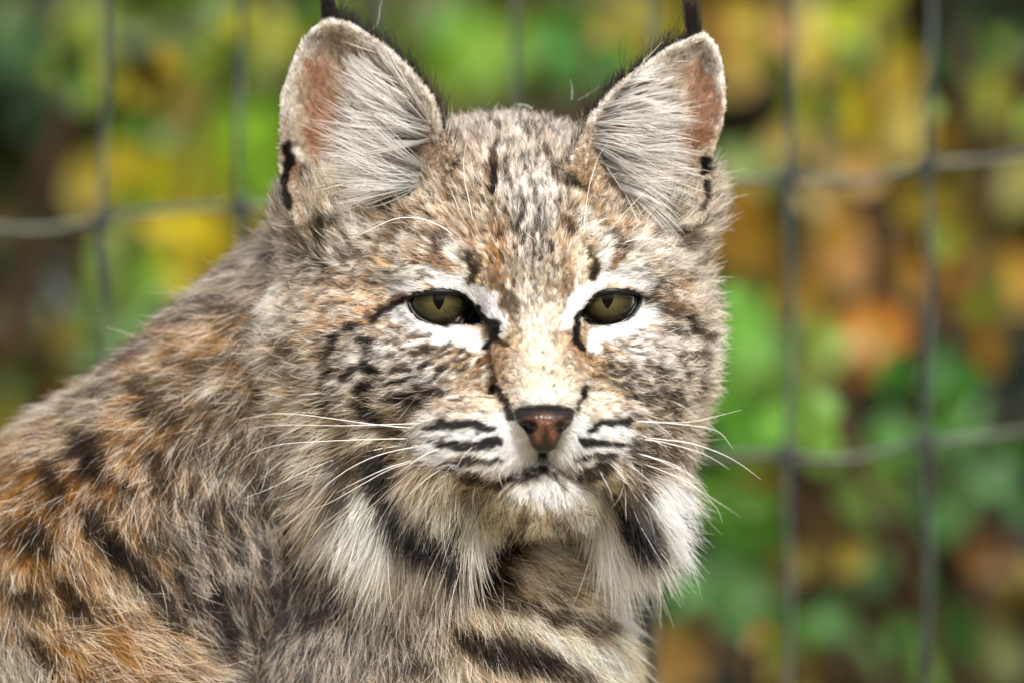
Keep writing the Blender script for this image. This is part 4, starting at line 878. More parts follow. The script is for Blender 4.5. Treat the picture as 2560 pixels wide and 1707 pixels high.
def speckle(cv, flo, c, r, n, hx, length, width, op, seed):
    g = np.random.default_rng(seed)
    p = g.normal(size=(n, 2)) * 0.5
    p = p / np.maximum(np.linalg.norm(p, axis=1) / 1.0, 1)[:, None] * np.array(r) + np.array(c)
    f = look(flo, p[:, 0], p[:, 1])
    for q, d in zip(p, f):
        v = d[:2] / (np.linalg.norm(d[:2]) + 1e-6); v = v + g.normal(size=2) * .18
        ln = length * g.uniform(.5, 1.3)
        stroke(cv, [q, q + v * ln * .5, q + v * ln + g.normal(size=2) * ln * .08], [width * g.uniform(.7, 1.3), width * g.uniform(.7, 1.3), width * .4], srgb(hx) * g.uniform(.7, 1.2), op * g.uniform(.6, 1), 0.5)
for i, (c, r, n, hx, ln, w, op) in enumerate((
        ((1320, 500), (120, 230), 170, '#2a211a', 26, 8, .8), ((1320, 500), (120, 240), 120, '#e2d9cc', 28, 8, .65),
        ((1140, 470), (150, 150), 80, '#5f452c', 26, 8, .6), ((1140, 470), (150, 150), 80, '#dccdb8', 28, 8, .6), ((1500, 480), (120, 140), 70, '#5f452c', 26, 8, .6), ((1500, 480), (120, 140), 70, '#dccdb8', 28, 8, .6),
        ((1010, 910), (210, 120), 130, '#3a2e24', 28, 10, .7), ((1010, 910), (220, 130), 120, '#e9e2d8', 32, 9, .65), ((1610, 930), (150, 130), 110, '#3a2e24', 24, 9, .7), ((1620, 930), (160, 140), 110, '#ebe4da', 28, 9, .65),
        ((880, 640), (220, 120), 110, '#4c4034', 32, 9, .6), ((880, 640), (230, 120), 130, '#dccfbe', 32, 8, .6), ((1690, 650), (110, 150), 60, '#54473a', 28, 8, .6), ((1690, 660), (110, 150), 70, '#e4d9cb', 30, 8, .6),
        ((1335, 690), (60, 70), 45, '#6a5440', 16, 6, .5), ((1335, 780), (70, 70), 40, '#efe6d8', 14, 6, .5), ((720, 920), (130, 220), 120, '#5c4a36', 40, 10, .55), ((720, 920), (140, 240), 130, '#ddd0bd', 42, 9, .55),
        ((1270, 310), (200, 60), 80, '#4a3d33', 24, 9, .6), ((1270, 310), (200, 60), 70, '#e0d6ca', 24, 8, .6), ((760, 1130), (180, 120), 70, '#5c4a36', 55, 12, .5), ((760, 1130), (180, 120), 70, '#d8cab4', 55, 11, .5))):
    speckle(CAN_H, FLO_H, c, r, n, hx, ln, w, op, 300 + i)
for i, (c, r, n, hx, ln, w, op) in enumerate((
        ((450, 1200), (520, 420), 260, '#33291f', 60, 14, .55), ((450, 1200), (520, 420), 200, '#cfb894', 60, 12, .5), ((700, 1450), (380, 300), 220, '#332d29', 60, 14, .6), ((700, 1450), (380, 300), 200, '#a89e96', 60, 11, .55), ((1350, 1520), (250, 200), 80, '#efe7d8', 90, 14, .4), ((1350, 1520), (250, 200), 60, '#a8814e', 80, 14, .4))):
    speckle(CAN_B, FLO_B, c, r, n, hx, ln, w, op, 400 + i)
# clean white pads, eye patches and pale nose bridge
fill_poly(CAN_H, V('E', [(1090, 900), (1180, 860), (1330, 830), (1500, 860), (1590, 950), (1600, 1080), (1580, 1200), (1480, 1270), (1180, 1270), (1070, 1180), (1030, 1050)]), srgb('#e2d2bc'), 60, .45)
for hx, view, sf, P in (
        ('#f8f6f3', 'M', 14, [(290, 520), (300, 650), (360, 720), (520, 790), (860, 805), (1080, 770), (1170, 690), (1080, 590), (1000, 500), (880, 440), (760, 480), (560, 470), (400, 500)]),
        ('#f8f6f3', 'M', 14, [(1480, 520), (1560, 480), (1840, 470), (1900, 540), (1900, 630), (1840, 700), (1700, 775), (1480, 795), (1330, 780), (1240, 690), (1300, 620), (1400, 540)]),
        ('#f6f3ee', 'E', 15, [(200, 570), (360, 540), (400, 610), (480, 670), (600, 705), (760, 705), (880, 720), (890, 800), (872, 868), (780, 845), (640, 775), (500, 745), (380, 695), (260, 635)]),
        ('#f6f3ee', 'E', 15, [(1690, 760), (1720, 710), (1820, 700), (1930, 670), (2040, 600), (2080, 500), (2210, 515), (2240, 570), (2100, 665), (1900, 735), (1780, 805), (1720, 865), (1680, 840)]),
        ('#f3eee6', 'E', 14, [(740, 450), (820, 430), (900, 445), (985, 520), (1045, 640), (1075, 760), (1020, 780), (960, 650), (890, 560)]),
        ('#f3eee6', 'E', 14, [(1505, 720), (1495, 600), (1535, 480), (1640, 405), (1740, 365), (1775, 390), (1700, 465), (1630, 545), (1600, 615), (1580, 700)])):
    fill_poly(CAN_H, V(view, P), srgb(hx), sf, .95)
CAN_H = paint(HEAD_BASE, HEAD_STROKES, WS_H, -1, .055, CAN_H)          # the dark marks, over the grizzle
CAN_B = paint(BODY_BASE, BODY_STROKES, WS_B, -1, .055, CAN_B)  # includes the shoulder crease, its shade painted as a dark stripe
# bare skin: eyelids, tear ducts, nose leather
BARE = np.ones((CW, CH, 1))
NOSE_P = V('M', [(985, 372), (1012, 333), (1080, 316), (1200, 306), (1330, 316), (1398, 330), (1424, 372), (1420, 430), (1392, 472), (1345, 520), (1305, 600), (1290, 642), (1235, 674), (1170, 672), (1112, 630), (1090, 560), (1060, 512), (1012, 462), (985, 420)])
for P in (OPEN_L, OPEN_R):
    c = P.mean(0)
    fill_poly(BARE, c + (P - c) * 1.10, 0, 8)
fill_poly(BARE, NOSE_P.mean(0) + (NOSE_P - NOSE_P.mean(0)) * 0.95, 0, 6)

# ------------------------------------------------------------------ the animal
bobcat = empty('bobcat', tuple(to_world([700, 900, 0])[:2]) + (0.0,))
tag(bobcat, 'spotted tan and grey bobcat with white muzzle and black ear tufts facing the camera', 'bobcat')
ORG = np.array(bobcat.location)

skin_m = mat_attr('undercoat skin', 'skin_colour', 0.85, 0.15)
BW = to_world(BV) - ORG
body = fast_mesh('body', BW, BQ[:, ::-1] if False else BQ, skin_m, bobcat)
_h = sd_head(BV[:, 0], BV[:, 1], BV[:, 2]); _b = sd_body(BV[:, 0], BV[:, 1], BV[:, 2])
_e = on_ear(BV)
skc = np.where(((_h < _b) | (_e > 0))[:, None], look(CAN_H, BV[:, 0], BV[:, 2]), look(CAN_B, BV[:, 0], BV[:, 2]))
_bare = look(BARE, BV[:, 0], BV[:, 2])
skc = skc * 0.55 * _bare + np.array([0.012, 0.010, 0.009]) * (1 - _bare)
_back = (_e > 0) & (BN[:, 1] > 0.1)
skc[_back] = (0.02, 0.017, 0.015)
_at = body.data.attributes.new('skin_colour', 'FLOAT_COLOR', 'POINT')
_at.data.foreach_set('color', np.concatenate([skc, np.ones((len(skc), 1))], 1).astype(np.float32).ravel())

fur_m = mat_fur('fur', 0.45, 0.6)
whisker_m = mat_plain('whisker hair', '#f4f1ec', 0.35, 0.5)

def hair_object(name, pts, rad, col, mat, parent):
    """pts (n, k, 3) in design space, rad (n, k) design units, col (n, k, 3) linear colour"""
    n, k = pts.shape[:2]
    hc = bpy.data.hair_curves.new(name)
    hc.add_curves([k] * n)
    w = to_world(pts.reshape(-1, 3)) - ORG
    hc.attributes['position'].data.foreach_set('vector', w.astype(np.float32).ravel())
    ra = hc.attributes.get('radius') or hc.attributes.new('radius', 'FLOAT', 'POINT')
    ra.data.foreach_set('value', (rad * U).astype(np.float32).ravel())
    ca = hc.attributes.new('hair_colour', 'FLOAT_COLOR', 'POINT')
    ca.data.foreach_set('color', np.concatenate([np.clip(col, 0.004, 0.93).reshape(-1, 3), np.ones((n * k, 1))], 1).astype(np.float32).ravel())
    hc.materials.append(mat)
    return link(bpy.data.objects.new(name, hc), parent)

# sample roots on the body surface
_qv = BV[BQ]
_area = 0.5 * np.linalg.norm(np.cross(_qv[:, 2] - _qv[:, 0], _qv[:, 3] - _qv[:, 1]), axis=1)
_c = _qv.mean(1)
_n = BN[BQ].mean(1); _n /= np.linalg.norm(_n, axis=1)[:, None] + 1e-9
_qe = on_ear(_c)
_qh = sd_head(_c[:, 0], _c[:, 1], _c[:, 2]); _qb = sd_body(_c[:, 0], _c[:, 1], _c[:, 2])
_ishead = (_qh < _qb + 10) & (_qe == 0)
_vis = np.clip((0.75 - _n[:, 1]) / 0.5, 0, 1)           # thin out what faces away from the viewer
_inx = (_c[:, 0] > -260) & (_c[:, 2] < 1900)

def sample(mask, weight, n):
    w = _area * weight * mask
    q = rng.choice(len(w), n, p=w / w.sum())
    a, b = rng.random((2, n, 1))
    v = _qv[q]; nn = BN[BQ[q]]
    P = v[:, 0] * (1 - a) * (1 - b) + v[:, 1] * a * (1 - b) + v[:, 2] * a * b + v[:, 3] * (1 - a) * b
    N = nn[:, 0] * (1 - a) * (1 - b) + nn[:, 1] * a * (1 - b) + nn[:, 2] * a * b + nn[:, 3] * (1 - a) * b
    N /= np.linalg.norm(N, axis=1)[:, None] + 1e-9
    return P, N

def grow(P, N, G, L, lift, k=6, clump=26, clump_amt=0.82, droop=0.0, jitter=0.16, curl=0.12, flat=0.8):
    """hair curves from roots P, normals N, combing G, length L (all design space)"""
    n = len(P)
    nseed = max(n // clump, 4)
    seeds = rng.choice(n, nseed, replace=False)
    tree = kdtree.KDTree(nseed)
    for i, s in enumerate(seeds):
        tree.insert(P[s], i)
    tree.balance()
    ci = np.array([tree.find(p)[1] for p in P])
    cj = rng.normal(size=(nseed, 3)) * jitter
    cl = rng.uniform(0.8, 1.15, nseed)
    T = G + cj[ci] + rng.normal(size=(n, 3)) * jitter * 0.8
    gn = (T * N).sum(1)
    T -= N * (np.minimum(gn, 0) + np.maximum(gn, 0) * flat)[:, None]
    T /= np.linalg.norm(T, axis=1)[:, None] + 1e-9
    L = L * cl[ci] * rng.uniform(0.6, 1.12, n)
    lf = lift * rng.uniform(0.7, 1.35, n)
    s = np.linspace(0, 1, k)[None, :, None]
    B = rng.normal(size=(n, 3)) * curl
    Lx = L[:, None, None]
    pts = P[:, None, :] + Lx * (T[:, None, :] * (s * (1 - 0.12 * s)) + N[:, None, :] * (lf[:, None, None] * s * (1.15 - 0.65 * s)) + B[:, None, :] * s * s)
    pts[..., 2] += (L * droop)[:, None] * (s[..., 0] ** 2)
    base = pts[seeds]
    off = (P - P[seeds][ci])
    pull = clump_amt * s ** 1.6
    pts = pts - off[:, None, :] * pull
    return pts, L, ci, nseed

def shade(pts, ci, nc, canvas, tick, frac=0.6, root=0.34, vary=0.2, tone=0.2):
    """colour along each hair from the coat pattern, with agouti banding"""
    n, k = pts.shape[:2]
    s = np.linspace(0, 1, k)[None, :]
    fr = frac * 0.4 + 0.6 * np.clip(s, 0.25, 1) + rng.normal(size=(n, 1)) * 0.06
    tgt = pts[:, :1] + (pts - pts[:, :1]) * (fr / np.maximum(s, 0.15))[..., None] * (s > 0)[..., None] + (s == 0)[..., None] * ((pts[:, -1:] - pts[:, :1]) * fr[:, :1, None])
    base = look(canvas, tgt[..., 0].ravel(), tgt[..., 2].ravel()).reshape(n, k, 3)
    lumk = base.mean(2)
    base = base + (lumk[..., None] - base) * (0.22 * np.clip((lumk - .22) / .25, 0, 1))[..., None]      # pale hair carries little pigment
    base = np.minimum(base * (np.clip(lumk, .01, .9) / 0.5)[..., None] ** tone, 0.74)
    lum = lumk[:, -2]
    cr = rng.random(nc)[ci]
    cv = np.exp(rng.normal(size=nc) * 0.24)[ci] * np.exp(rng.normal(size=n) * vary)
    white = np.clip((lum - 0.55) / 0.25, 0, 1)
    base = base * (cv * (1 - white * .7) + white * .7)[:, None, None]
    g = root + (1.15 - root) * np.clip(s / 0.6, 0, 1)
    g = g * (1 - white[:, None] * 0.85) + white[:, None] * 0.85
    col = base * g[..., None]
    u = np.where(rng.random(n) < 0.85, cr, rng.random(n))         # whole locks are ticked together, stray hairs apart
    tk = tick * np.clip((lum - 0.02) / 0.1, 0, 1) * (1 - white)
    light = (u < 0.25 * tk)
    dark = (u > 1 - 0.27 * tk)
    lt = np.clip((s - 0.3) / 0.35, 0, 1)[..., None] * np.clip(0.35 + lum * 1.1, 0, .85)[:, None, None]
    col = np.where(light[:, None, None], col * (1 - lt) + srgb('#f1e7d8') * lt, col)
    dk = np.clip((s - 0.3) / 0.3, 0, 1)[..., None] * 0.75
    col = np.where(dark[:, None, None], col * (1 - dk) + srgb('#1d1510') * dk, col)
    return col

def radii(n, k, r0, r1):
    s = np.linspace(0, 1, k)[None, :]
    return (r0 * rng.uniform(0.75, 1.3, n))[:, None] * (1 - s ** 1.8) + r1

# --- head coat
def make_head_fur(n):
    fl = look(FLO_H, _c[:, 0], _c[:, 2])
    dens = 1.0 / np.clip(fl[:, 2], 16, 120) ** 0.75
    P, N = sample(_ishead & _inx, _vis * dens, n)
    bare = look(BARE, P[:, 0], P[:, 2])[:, 0]
    keep = rng.random(len(P)) < bare
    P, N = P[keep], N[keep]
    f = look(FLO_H, P[:, 0], P[:, 2])
    G = np.stack([f[:, 0], np.full(len(P), 0.25), f[:, 1]], 1)
    droop = np.clip((f[:, 2] - 60) / 150, 0, 1) * 0.18
    flat = np.interp(f[:, 2], [60, 150], [0.85, 0.1])
    G[:, 1] = np.interp(f[:, 2], [90, 170], [0.25, -0.02])
    pts, L, ci, nc = grow(P, N, G, f[:, 2], f[:, 3], droop=droop, flat=flat)
    lum = look(CAN_H, P[:, 0], P[:, 2]).mean(1)
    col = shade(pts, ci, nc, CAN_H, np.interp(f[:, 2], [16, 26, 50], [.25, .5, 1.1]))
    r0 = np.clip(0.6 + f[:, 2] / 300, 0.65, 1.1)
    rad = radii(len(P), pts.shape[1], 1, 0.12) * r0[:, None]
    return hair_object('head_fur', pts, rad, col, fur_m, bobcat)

def make_body_fur(n):
    m = (~_ishead) & (_qe == 0) & _inx & (_qb < _qh + 30)
    far = np.where((_c[:, 2] > 1760) | (_c[:, 0] < -60), 0.35, 1.0)
    P, N = sample(m, _vis * far, n)
    f = look(FLO_B, P[:, 0], P[:, 2])
    G = np.stack([f[:, 0], np.full(len(P), 0.15), f[:, 1]], 1)
    pts, L, ci, nc = grow(P, N, G, f[:, 2], f[:, 3] * 0.9, clump=20, clump_amt=0.8, jitter=0.22)
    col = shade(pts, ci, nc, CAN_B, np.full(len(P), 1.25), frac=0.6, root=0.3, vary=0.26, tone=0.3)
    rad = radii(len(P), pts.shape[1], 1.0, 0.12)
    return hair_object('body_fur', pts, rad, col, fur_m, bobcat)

tag(make_head_fur(N_HEAD), kind='stuff')
tag(make_body_fur(N_BODY), kind='stuff')

def guard_hairs(n, head):
    can, flo = (CAN_H, FLO_H) if head else (CAN_B, FLO_B)
    m = (_ishead if head else (~_ishead) & (_qe == 0) & (_qb < _qh + 30)) & _inx & (_c[:, 2] < 1760)
    L0 = look(flo, _c[:, 0], _c[:, 2])[:, 2]
    P, N = sample(m & (L0 > 34), _vis / np.clip(L0, 30, 150) ** 0.5, n)
    keep = look(BARE, P[:, 0], P[:, 2])[:, 0] > 0.9
    P, N = P[keep], N[keep]
    f = look(flo, P[:, 0], P[:, 2])
    G = np.stack([f[:, 0], np.full(len(P), 0.1), f[:, 1]], 1)
    pts, L, ci, nc = grow(P, N, G, f[:, 2] * 1.05, f[:, 3] * 1.0, clump=7, clump_amt=0.5, jitter=0.17, curl=0.16, flat=0.75)
    s = np.linspace(0, 1, 6)[None, :, None]
    tgt = pts[:, 0] + (pts[:, -1] - pts[:, 0]) * .7
    base = look(can, tgt[:, 0], tgt[:, 2])
    lum = base.mean(1)
    u = rng.random(len(P))
    tip = np.where((u < 0.42)[:, None], srgb('#e6dccf'), np.where((u < 0.68)[:, None], srgb('#d9b98c'), srgb('#191310')))
    dk = np.clip((lum - .015) / .06, 0.12, 1)[:, None]
    tip = tip * dk + base * (1 - dk)
    w = np.clip((s - .25) / .35, 0, 1)
    col = (base * .4)[:, None, :] * (1 - w) + tip[:, None, :] * w
    rad = radii(len(P), 6, 1, 0.15) * np.clip(.6 + f[:, 2] / 350, .65, .95)[:, None]
    return hair_object('guard_hair', pts, rad, col, fur_m, bobcat)
tag(guard_hairs(8000, True), kind='stuff')
tag(guard_hairs(7000, False), kind='stuff')

# --- ears: short velvet, long white hairs sweeping across the cup, black tuft, dark fringe behind
def make_ear(side):
    out = EAR_L if side == 0 else EAR_R
    cen = np.array([[860, 330], [1690, 330]][side], float)
    front = (_qe == side + 1) & (_n[:, 1] < 0.25)
    P, N = sample(front, 1.0, 30000)
    s = poly_sdf(P[:, 0], P[:, 2], out)
    # velvet points from the base to the rim
    tip = np.array([[830, 20], [1770, 60]][side], float)
    d = tip - P[:, [0, 2]]; d /= np.linalg.norm(d, axis=1)[:, None]
    o = P[:, [0, 2]] - cen; o /= np.linalg.norm(o, axis=1)[:, None]
    G = np.stack([d[:, 0] * .4 + o[:, 0] * .8, np.full(len(P), -0.2), d[:, 1] * .4 + o[:, 1] * .8], 1)
    Lv = np.where(s > -45, 14, 26)
    pts, L, ci, nc = grow(P, N, G, Lv, np.full(len(P), 0.35), k=4, clump=10, clump_amt=0.4, jitter=0.2)
    col = shade(pts, ci, nc, CAN_H, np.full(len(P), 0.2), frac=0.3, root=0.85, vary=.14)
    keep = (s > -70) | (rng.random(len(P)) < 0.45)
    sets = [(pts[keep], radii(keep.sum(), 4, 0.65, 0.12), col[keep])]
    # black back of the ear and its fringe, seen beyond the rim
    back = (_qe == side + 1) & (_n[:, 1] > 0.0)
    P, N = sample(back, 1.0, 7000)
    up = tip - P[:, [0, 2]]; up /= np.linalg.norm(up, axis=1)[:, None]
    med = 1 if side == 0 else -1
    G = np.stack([up[:, 0] * .6 + med * .25, np.full(len(P), 0.1), up[:, 1] * .6 - .6], 1)
    sb = poly_sdf(P[:, 0], P[:, 2], out)
    inner = ((P[:, 0] - cen[0]) * med > -40)
    Lb = np.where((sb > -40) & inner, 70, 22) * rng.uniform(0.15, 1.3, len(P)) ** 1.2
    pts, L, ci, nc = grow(P, N, G, Lb, np.full(len(P), 0.6), k=5, clump=8, clump_amt=0.35, jitter=0.25)
    col = np.broadcast_to(srgb('#1d1815') * 1.0, pts.shape).copy() * np.exp(rng.normal(size=len(P)) * .3)[:, None, None]
    low = P[:, 2] > 330
    grey = low & (rng.random(len(P)) < 0.3)
    col[grey] = srgb('#b5a898')
    sets.append((pts, radii(len(P), 5, 0.65, 0.1), col))
    # long white hairs
    m = 1600
    if side == 0:
        edge = spline(V('A', [(1150, 420), (1330, 620), (1480, 830), (1600, 1040), (1640, 1220), (1560, 1400), (1620, 1560), (1500, 1760)]), 200)
        edge_low = spline(V('T', [(1250, 700), (1150, 640), (1000, 620), (900, 600), (800, 640)]), 60)
    else:
        edge = spline(V('D', [(1580, 540), (1380, 690), (1180, 890), (1050, 1060), (980, 1220), (1000, 1400), (1100, 1560), (1200, 1700)]), 200)
        edge_low = spline(V('Q', [(800, 400), (950, 420), (1060, 420), (1200, 430)]), 60)
    nl = 130                                             # locks of long hair, each with its own root, lean and length
    lock = np.where(rng.random(m) < .8, rng.integers(0, nl, m), rng.integers(nl, nl + 420, m))
    lt_ = np.clip(rng.beta(1.8, 0.95, nl + 420), 0, .999)
    tpar = np.clip(lt_[lock] + rng.normal(size=m) * .008, 0, .999)
    inn = np.interp(lt_, [0, .5, 1], [.2, .08, .02]) + rng.uniform(-.3, .4, nl + 420) * np.interp(lt_, [0, .6, 1], [1, .8, .3])
    ed = edge[(tpar * 200).astype(int)]
    xz = ed + (cen - ed) * inn[lock][:, None] + rng.normal(size=(m, 2)) * 5
    sd = poly_sdf(xz[:, 0], xz[:, 1], out)
    y = np.where(sd < 0, ear_rim(xz[:, 0], xz[:, 1], side) + 118 * (1 - np.exp(-np.maximum(-sd, 0) / 62)) - 12, 150)
    y = np.minimum(y, front_y(xz[:, 0], xz[:, 1]) + 4)
    P = np.stack([xz[:, 0], y, xz[:, 1]], 1)
    # fan: upper hairs lean up and outwards, lower ones sweep out and slightly down
    sgn = -1 if side == 0 else 1
    a = np.interp(tpar, [0, .3, .55, .8, 1], [0.9, .62, .35, .02, -.12] if side == 0 else [.75, .5, .12, -.22, -.35])
    a = a + (rng.normal(size=nl + 420) * .26)[lock] + rng.normal(size=m) * 0.06
    G = np.stack([sgn * np.cos(a), np.full(m, -.15) + rng.normal(size=m) * .12, -np.sin(a)], 1)
    Lw = np.interp(tpar, [0, .25, .6, .85, 1], [70, 130, 215, 250, 190]) * rng.uniform(.55, 1.15, nl + 420)[lock] * rng.uniform(0.6, 1.05, m)
    ss = np.linspace(0, 1, 8)[None, :, None]
    bend = np.stack([np.zeros(m), rng.normal(size=m) * .1 + .12, -rng.uniform(-.08, .28, m)], 1) if side == 0 else np.stack([np.zeros(m), rng.normal(size=m) * .1 + .1, rng.uniform(-.05, .32, m)], 1)
    pts = P[:, None, :] + Lw[:, None, None] * (G[:, None, :] * ss + bend[:, None, :] * ss ** 2)
    # tie each lock to a point
    mean = np.zeros((nl + 420, 8, 3)); cn = np.bincount(lock, minlength=nl + 420)[:, None, None] + 1e-9
    np.add.at(mean, lock, pts)
    mean /= cn
    pts = pts + (mean[lock] - pts) * (0.62 * ss ** 1.1)
    col = np.broadcast_to(srgb('#f1ede6'), pts.shape).copy() * rng.uniform(0.5, 1.0, nl + 420)[lock][:, None, None]
    dark = rng.random(m) < 0.16
    col[dark] = srgb('#6a5d52')
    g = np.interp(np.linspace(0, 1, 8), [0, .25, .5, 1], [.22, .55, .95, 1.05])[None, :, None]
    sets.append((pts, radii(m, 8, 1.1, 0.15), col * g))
    # lower tuft in front of the ear opening
    m2 = 1500
    xz = edge_low[rng.integers(0, 60, m2)] + rng.normal(size=(m2, 2)) * 15
    P = np.stack([xz[:, 0], front_y(xz[:, 0], xz[:, 1]) + 2, xz[:, 1]], 1)
    a = rng.normal(size=m2) * .25 + 1.1
    G = np.stack([sgn * np.cos(a) * .6, -.25 + rng.normal(size=m2) * .15, -np.sin(a)], 1)
    Lw = rng.uniform(40, 105, m2)
    pts = P[:, None, :] + Lw[:, None, None] * (G[:, None, :] * ss + np.array([0, .25, 0]) * ss ** 2)
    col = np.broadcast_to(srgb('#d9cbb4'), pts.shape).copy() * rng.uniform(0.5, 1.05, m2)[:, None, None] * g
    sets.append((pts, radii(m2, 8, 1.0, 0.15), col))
    return sets

def join_sets(sets, k=8):
    P, Rr, C = [], [], []
    for p, r, c in sets:
        kk = p.shape[1]
        if kk != k:
            t = np.linspace(0, kk - 1, k); i = np.minimum(t.astype(int), kk - 2); f = t - i
            p = p[:, i] * (1 - f)[None, :, None] + p[:, i + 1] * f[None, :, None]
            c = c[:, i] * (1 - f)[None, :, None] + c[:, i + 1] * f[None, :, None]
            r = r[:, i] * (1 - f)[None] + r[:, i + 1] * f[None]
        P.append(p); Rr.append(r); C.append(c)
    return np.concatenate(P), np.concatenate(Rr), np.concatenate(C)

for side in (0, 1):
    p, r, c = join_sets(make_ear(side))
    tag(hair_object('ear_fur', p, r, c, fur_m, bobcat), kind='stuff')
    # tuft
    m = 300
    b0, tip0, wd = ((826, 52), (808, -48), 20) if side == 0 else ((1741, 96), (1722, -6), 16)
    xz = np.array(b0) + rng.normal(size=(m, 2)) * np.array([wd * .5, 4])
    y = ear_rim(xz[:, 0], xz[:, 1], side) + rng.uniform(4, 34, m)
    P = np.stack([xz[:, 0], y, xz[:, 1] + 6], 1)
    T = np.array([tip0[0], ear_rim(*b0, side) + 30, tip0[1]]) + rng.normal(size=(m, 3)) * np.array([9, 9, 22])
    if side == 1:
        T[:, 0] += np.where(rng.random(m) < .35, 16, -8)
    ss = np.linspace(0, 1, 8)[None, :, None]
    ln = rng.uniform(.55, 1.05, m)[:, None, None]
    pts = P[:, None, :] + (T - P)[:, None, :] * ss * ln + (rng.normal(size=(m, 3)) * np.array([7, 5, 0]))[:, None, :] * ss * (1 - ss)
    col = np.broadcast_to(srgb('#15110f'), pts.shape) * rng.uniform(0.6, 1.6, m)[:, None, None]
    tag(hair_object('ear_tuft', pts, radii(m, 8, 1.1, 0.15), col, fur_m, bobcat), kind='stuff')

# --- eyes
iris_m, _n2, _l2 = mat_new('iris')
_bs = _n2['Principled BSDF']
_tc = _n2.new('ShaderNodeTexCoord')
_sep = _n2.new('ShaderNodeSeparateXYZ'); _l2.new(_tc.outputs['Object'], _sep.inputs[0])
_len = _n2.new('ShaderNodeVectorMath'); _len.operation = 'LENGTH'
_cmb = _n2.new('ShaderNodeCombineXYZ'); _l2.new(_sep.outputs[0], _cmb.inputs[0]); _l2.new(_sep.outputs[2], _cmb.inputs[2])
_l2.new(_cmb.outputs[0], _len.inputs[0])
_dv = _n2.new('ShaderNodeMath'); _dv.operation = 'DIVIDE'; _l2.new(_len.outputs['Value'], _dv.inputs[0]); _dv.inputs[1].default_value = 66 * U
_rp = _n2.new('ShaderNodeValToRGB')
for pos, hx in ((0.0, '#565031'), (0.35, '#534a25'), (0.6, '#4d411b'), (0.86, '#584a22'), (0.95, '#261c09'), (1.0, '#0c0905')):
    e = _rp.color_ramp.elements[0] if pos == 0.0 else (_rp.color_ramp.elements[1] if pos == 1.0 else _rp.color_ramp.elements.new(pos))
    e.position = pos; e.color = (*srgb(hx), 1)
_at2 = _n2.new('ShaderNodeMath'); _at2.operation = 'ARCTAN2'; _l2.new(_sep.outputs[0], _at2.inputs[0]); _l2.new(_sep.outputs[2], _at2.inputs[1])
_cm2 = _n2.new('ShaderNodeCombineXYZ'); _l2.new(_at2.outputs[0], _cm2.inputs[0]); _l2.new(_dv.outputs[0], _cm2.inputs[1])
_mp = _n2.new('ShaderNodeMapping'); _mp.inputs['Scale'].default_value = (14, 2.2, 1); _l2.new(_cm2.outputs[0], _mp.inputs['Vector'])
_nz = _n2.new('ShaderNodeTexNoise'); _nz.inputs['Scale'].default_value = 1.6; _nz.inputs['Detail'].default_value = 5; _l2.new(_mp.outputs[0], _nz.inputs['Vector'])
_mr = _n2.new('ShaderNodeMapRange'); _mr.inputs['From Min'].default_value = .3; _mr.inputs['From Max'].default_value = .7; _mr.inputs['To Min'].default_value = .5; _mr.inputs['To Max'].default_value = 1.55
_l2.new(_nz.outputs['Fac'], _mr.inputs['Value'])
_vm = _n2.new('ShaderNodeVectorMath'); _vm.operation = 'SCALE'; _l2.new(_rp.outputs['Color'], _vm.inputs[0]); _l2.new(_mr.outputs[0], _vm.inputs['Scale'])
_l2.new(_dv.outputs[0], _rp.inputs['Fac']); _l2.new(_vm.outputs[0], _bs.inputs['Base Color'])
_bs.inputs['Roughness'].default_value = 0.9
_bs.inputs['Specular IOR Level'].default_value = 0.0
_bp = _n2.new('ShaderNodeBump'); _bp.inputs['Strength'].default_value = .5; _bp.inputs['Distance'].default_value = .0004
_l2.new(_nz.outputs['Fac'], _bp.inputs['Height']); _l2.new(_bp.outputs[0], _bs.inputs['Normal'])
sclera_m = mat_plain('dark eye white', '#1a1310', 0.25, 0.5)
pupil_m = mat_plain('pupil', '#020202', 0.9, 0.0)
lid_m = mat_plain('wet black eyelid', '#100d0c', 0.42, 0.25, 0, (400, '#090706'), (0.25, 0.0003))
cornea_m, _n3, _l3 = mat_new('cornea')
_n3.remove(_n3['Principled BSDF'])
_tr = _n3.new('ShaderNodeBsdfTransparent'); _gl = _n3.new('ShaderNodeBsdfGlossy'); _gl.inputs['Roughness'].default_value = .03
_fr = _n3.new('ShaderNodeFresnel'); _fr.inputs['IOR'].default_value = 1.27
_ms = _n3.new('ShaderNodeMixShader'); _l3.new(_fr.outputs[0], _ms.inputs[0]); _l3.new(_tr.outputs[0], _ms.inputs[1]); _l3.new(_gl.outputs[0], _ms.inputs[2]); _l3.new(_ms.outputs[0], _n3['Material Output'].inputs['Surface'])

def dome(rad, amax, rings=14, seg=40, flat=1.0):
    """cap of a sphere round the -Y axis, in metres"""
    v, f = [(0, -rad * flat, 0)], []
    for i in range(1, rings + 1):
        th = amax * i / rings
        for j in range(seg):
            a = 2 * math.pi * j / seg
            v.append((rad * math.sin(th) * math.cos(a), -rad * math.cos(th) * flat, rad * math.sin(th) * math.sin(a)))
    for j in range(seg):
        f.append((0, 1 + (j + 1) % seg, 1 + j))
    for i in range(rings - 1):
        for j in range(seg):
            a, b = 1 + i * seg + j, 1 + i * seg + (j + 1) % seg
            f.append((a, b, b + seg, a + seg))
    return v, f

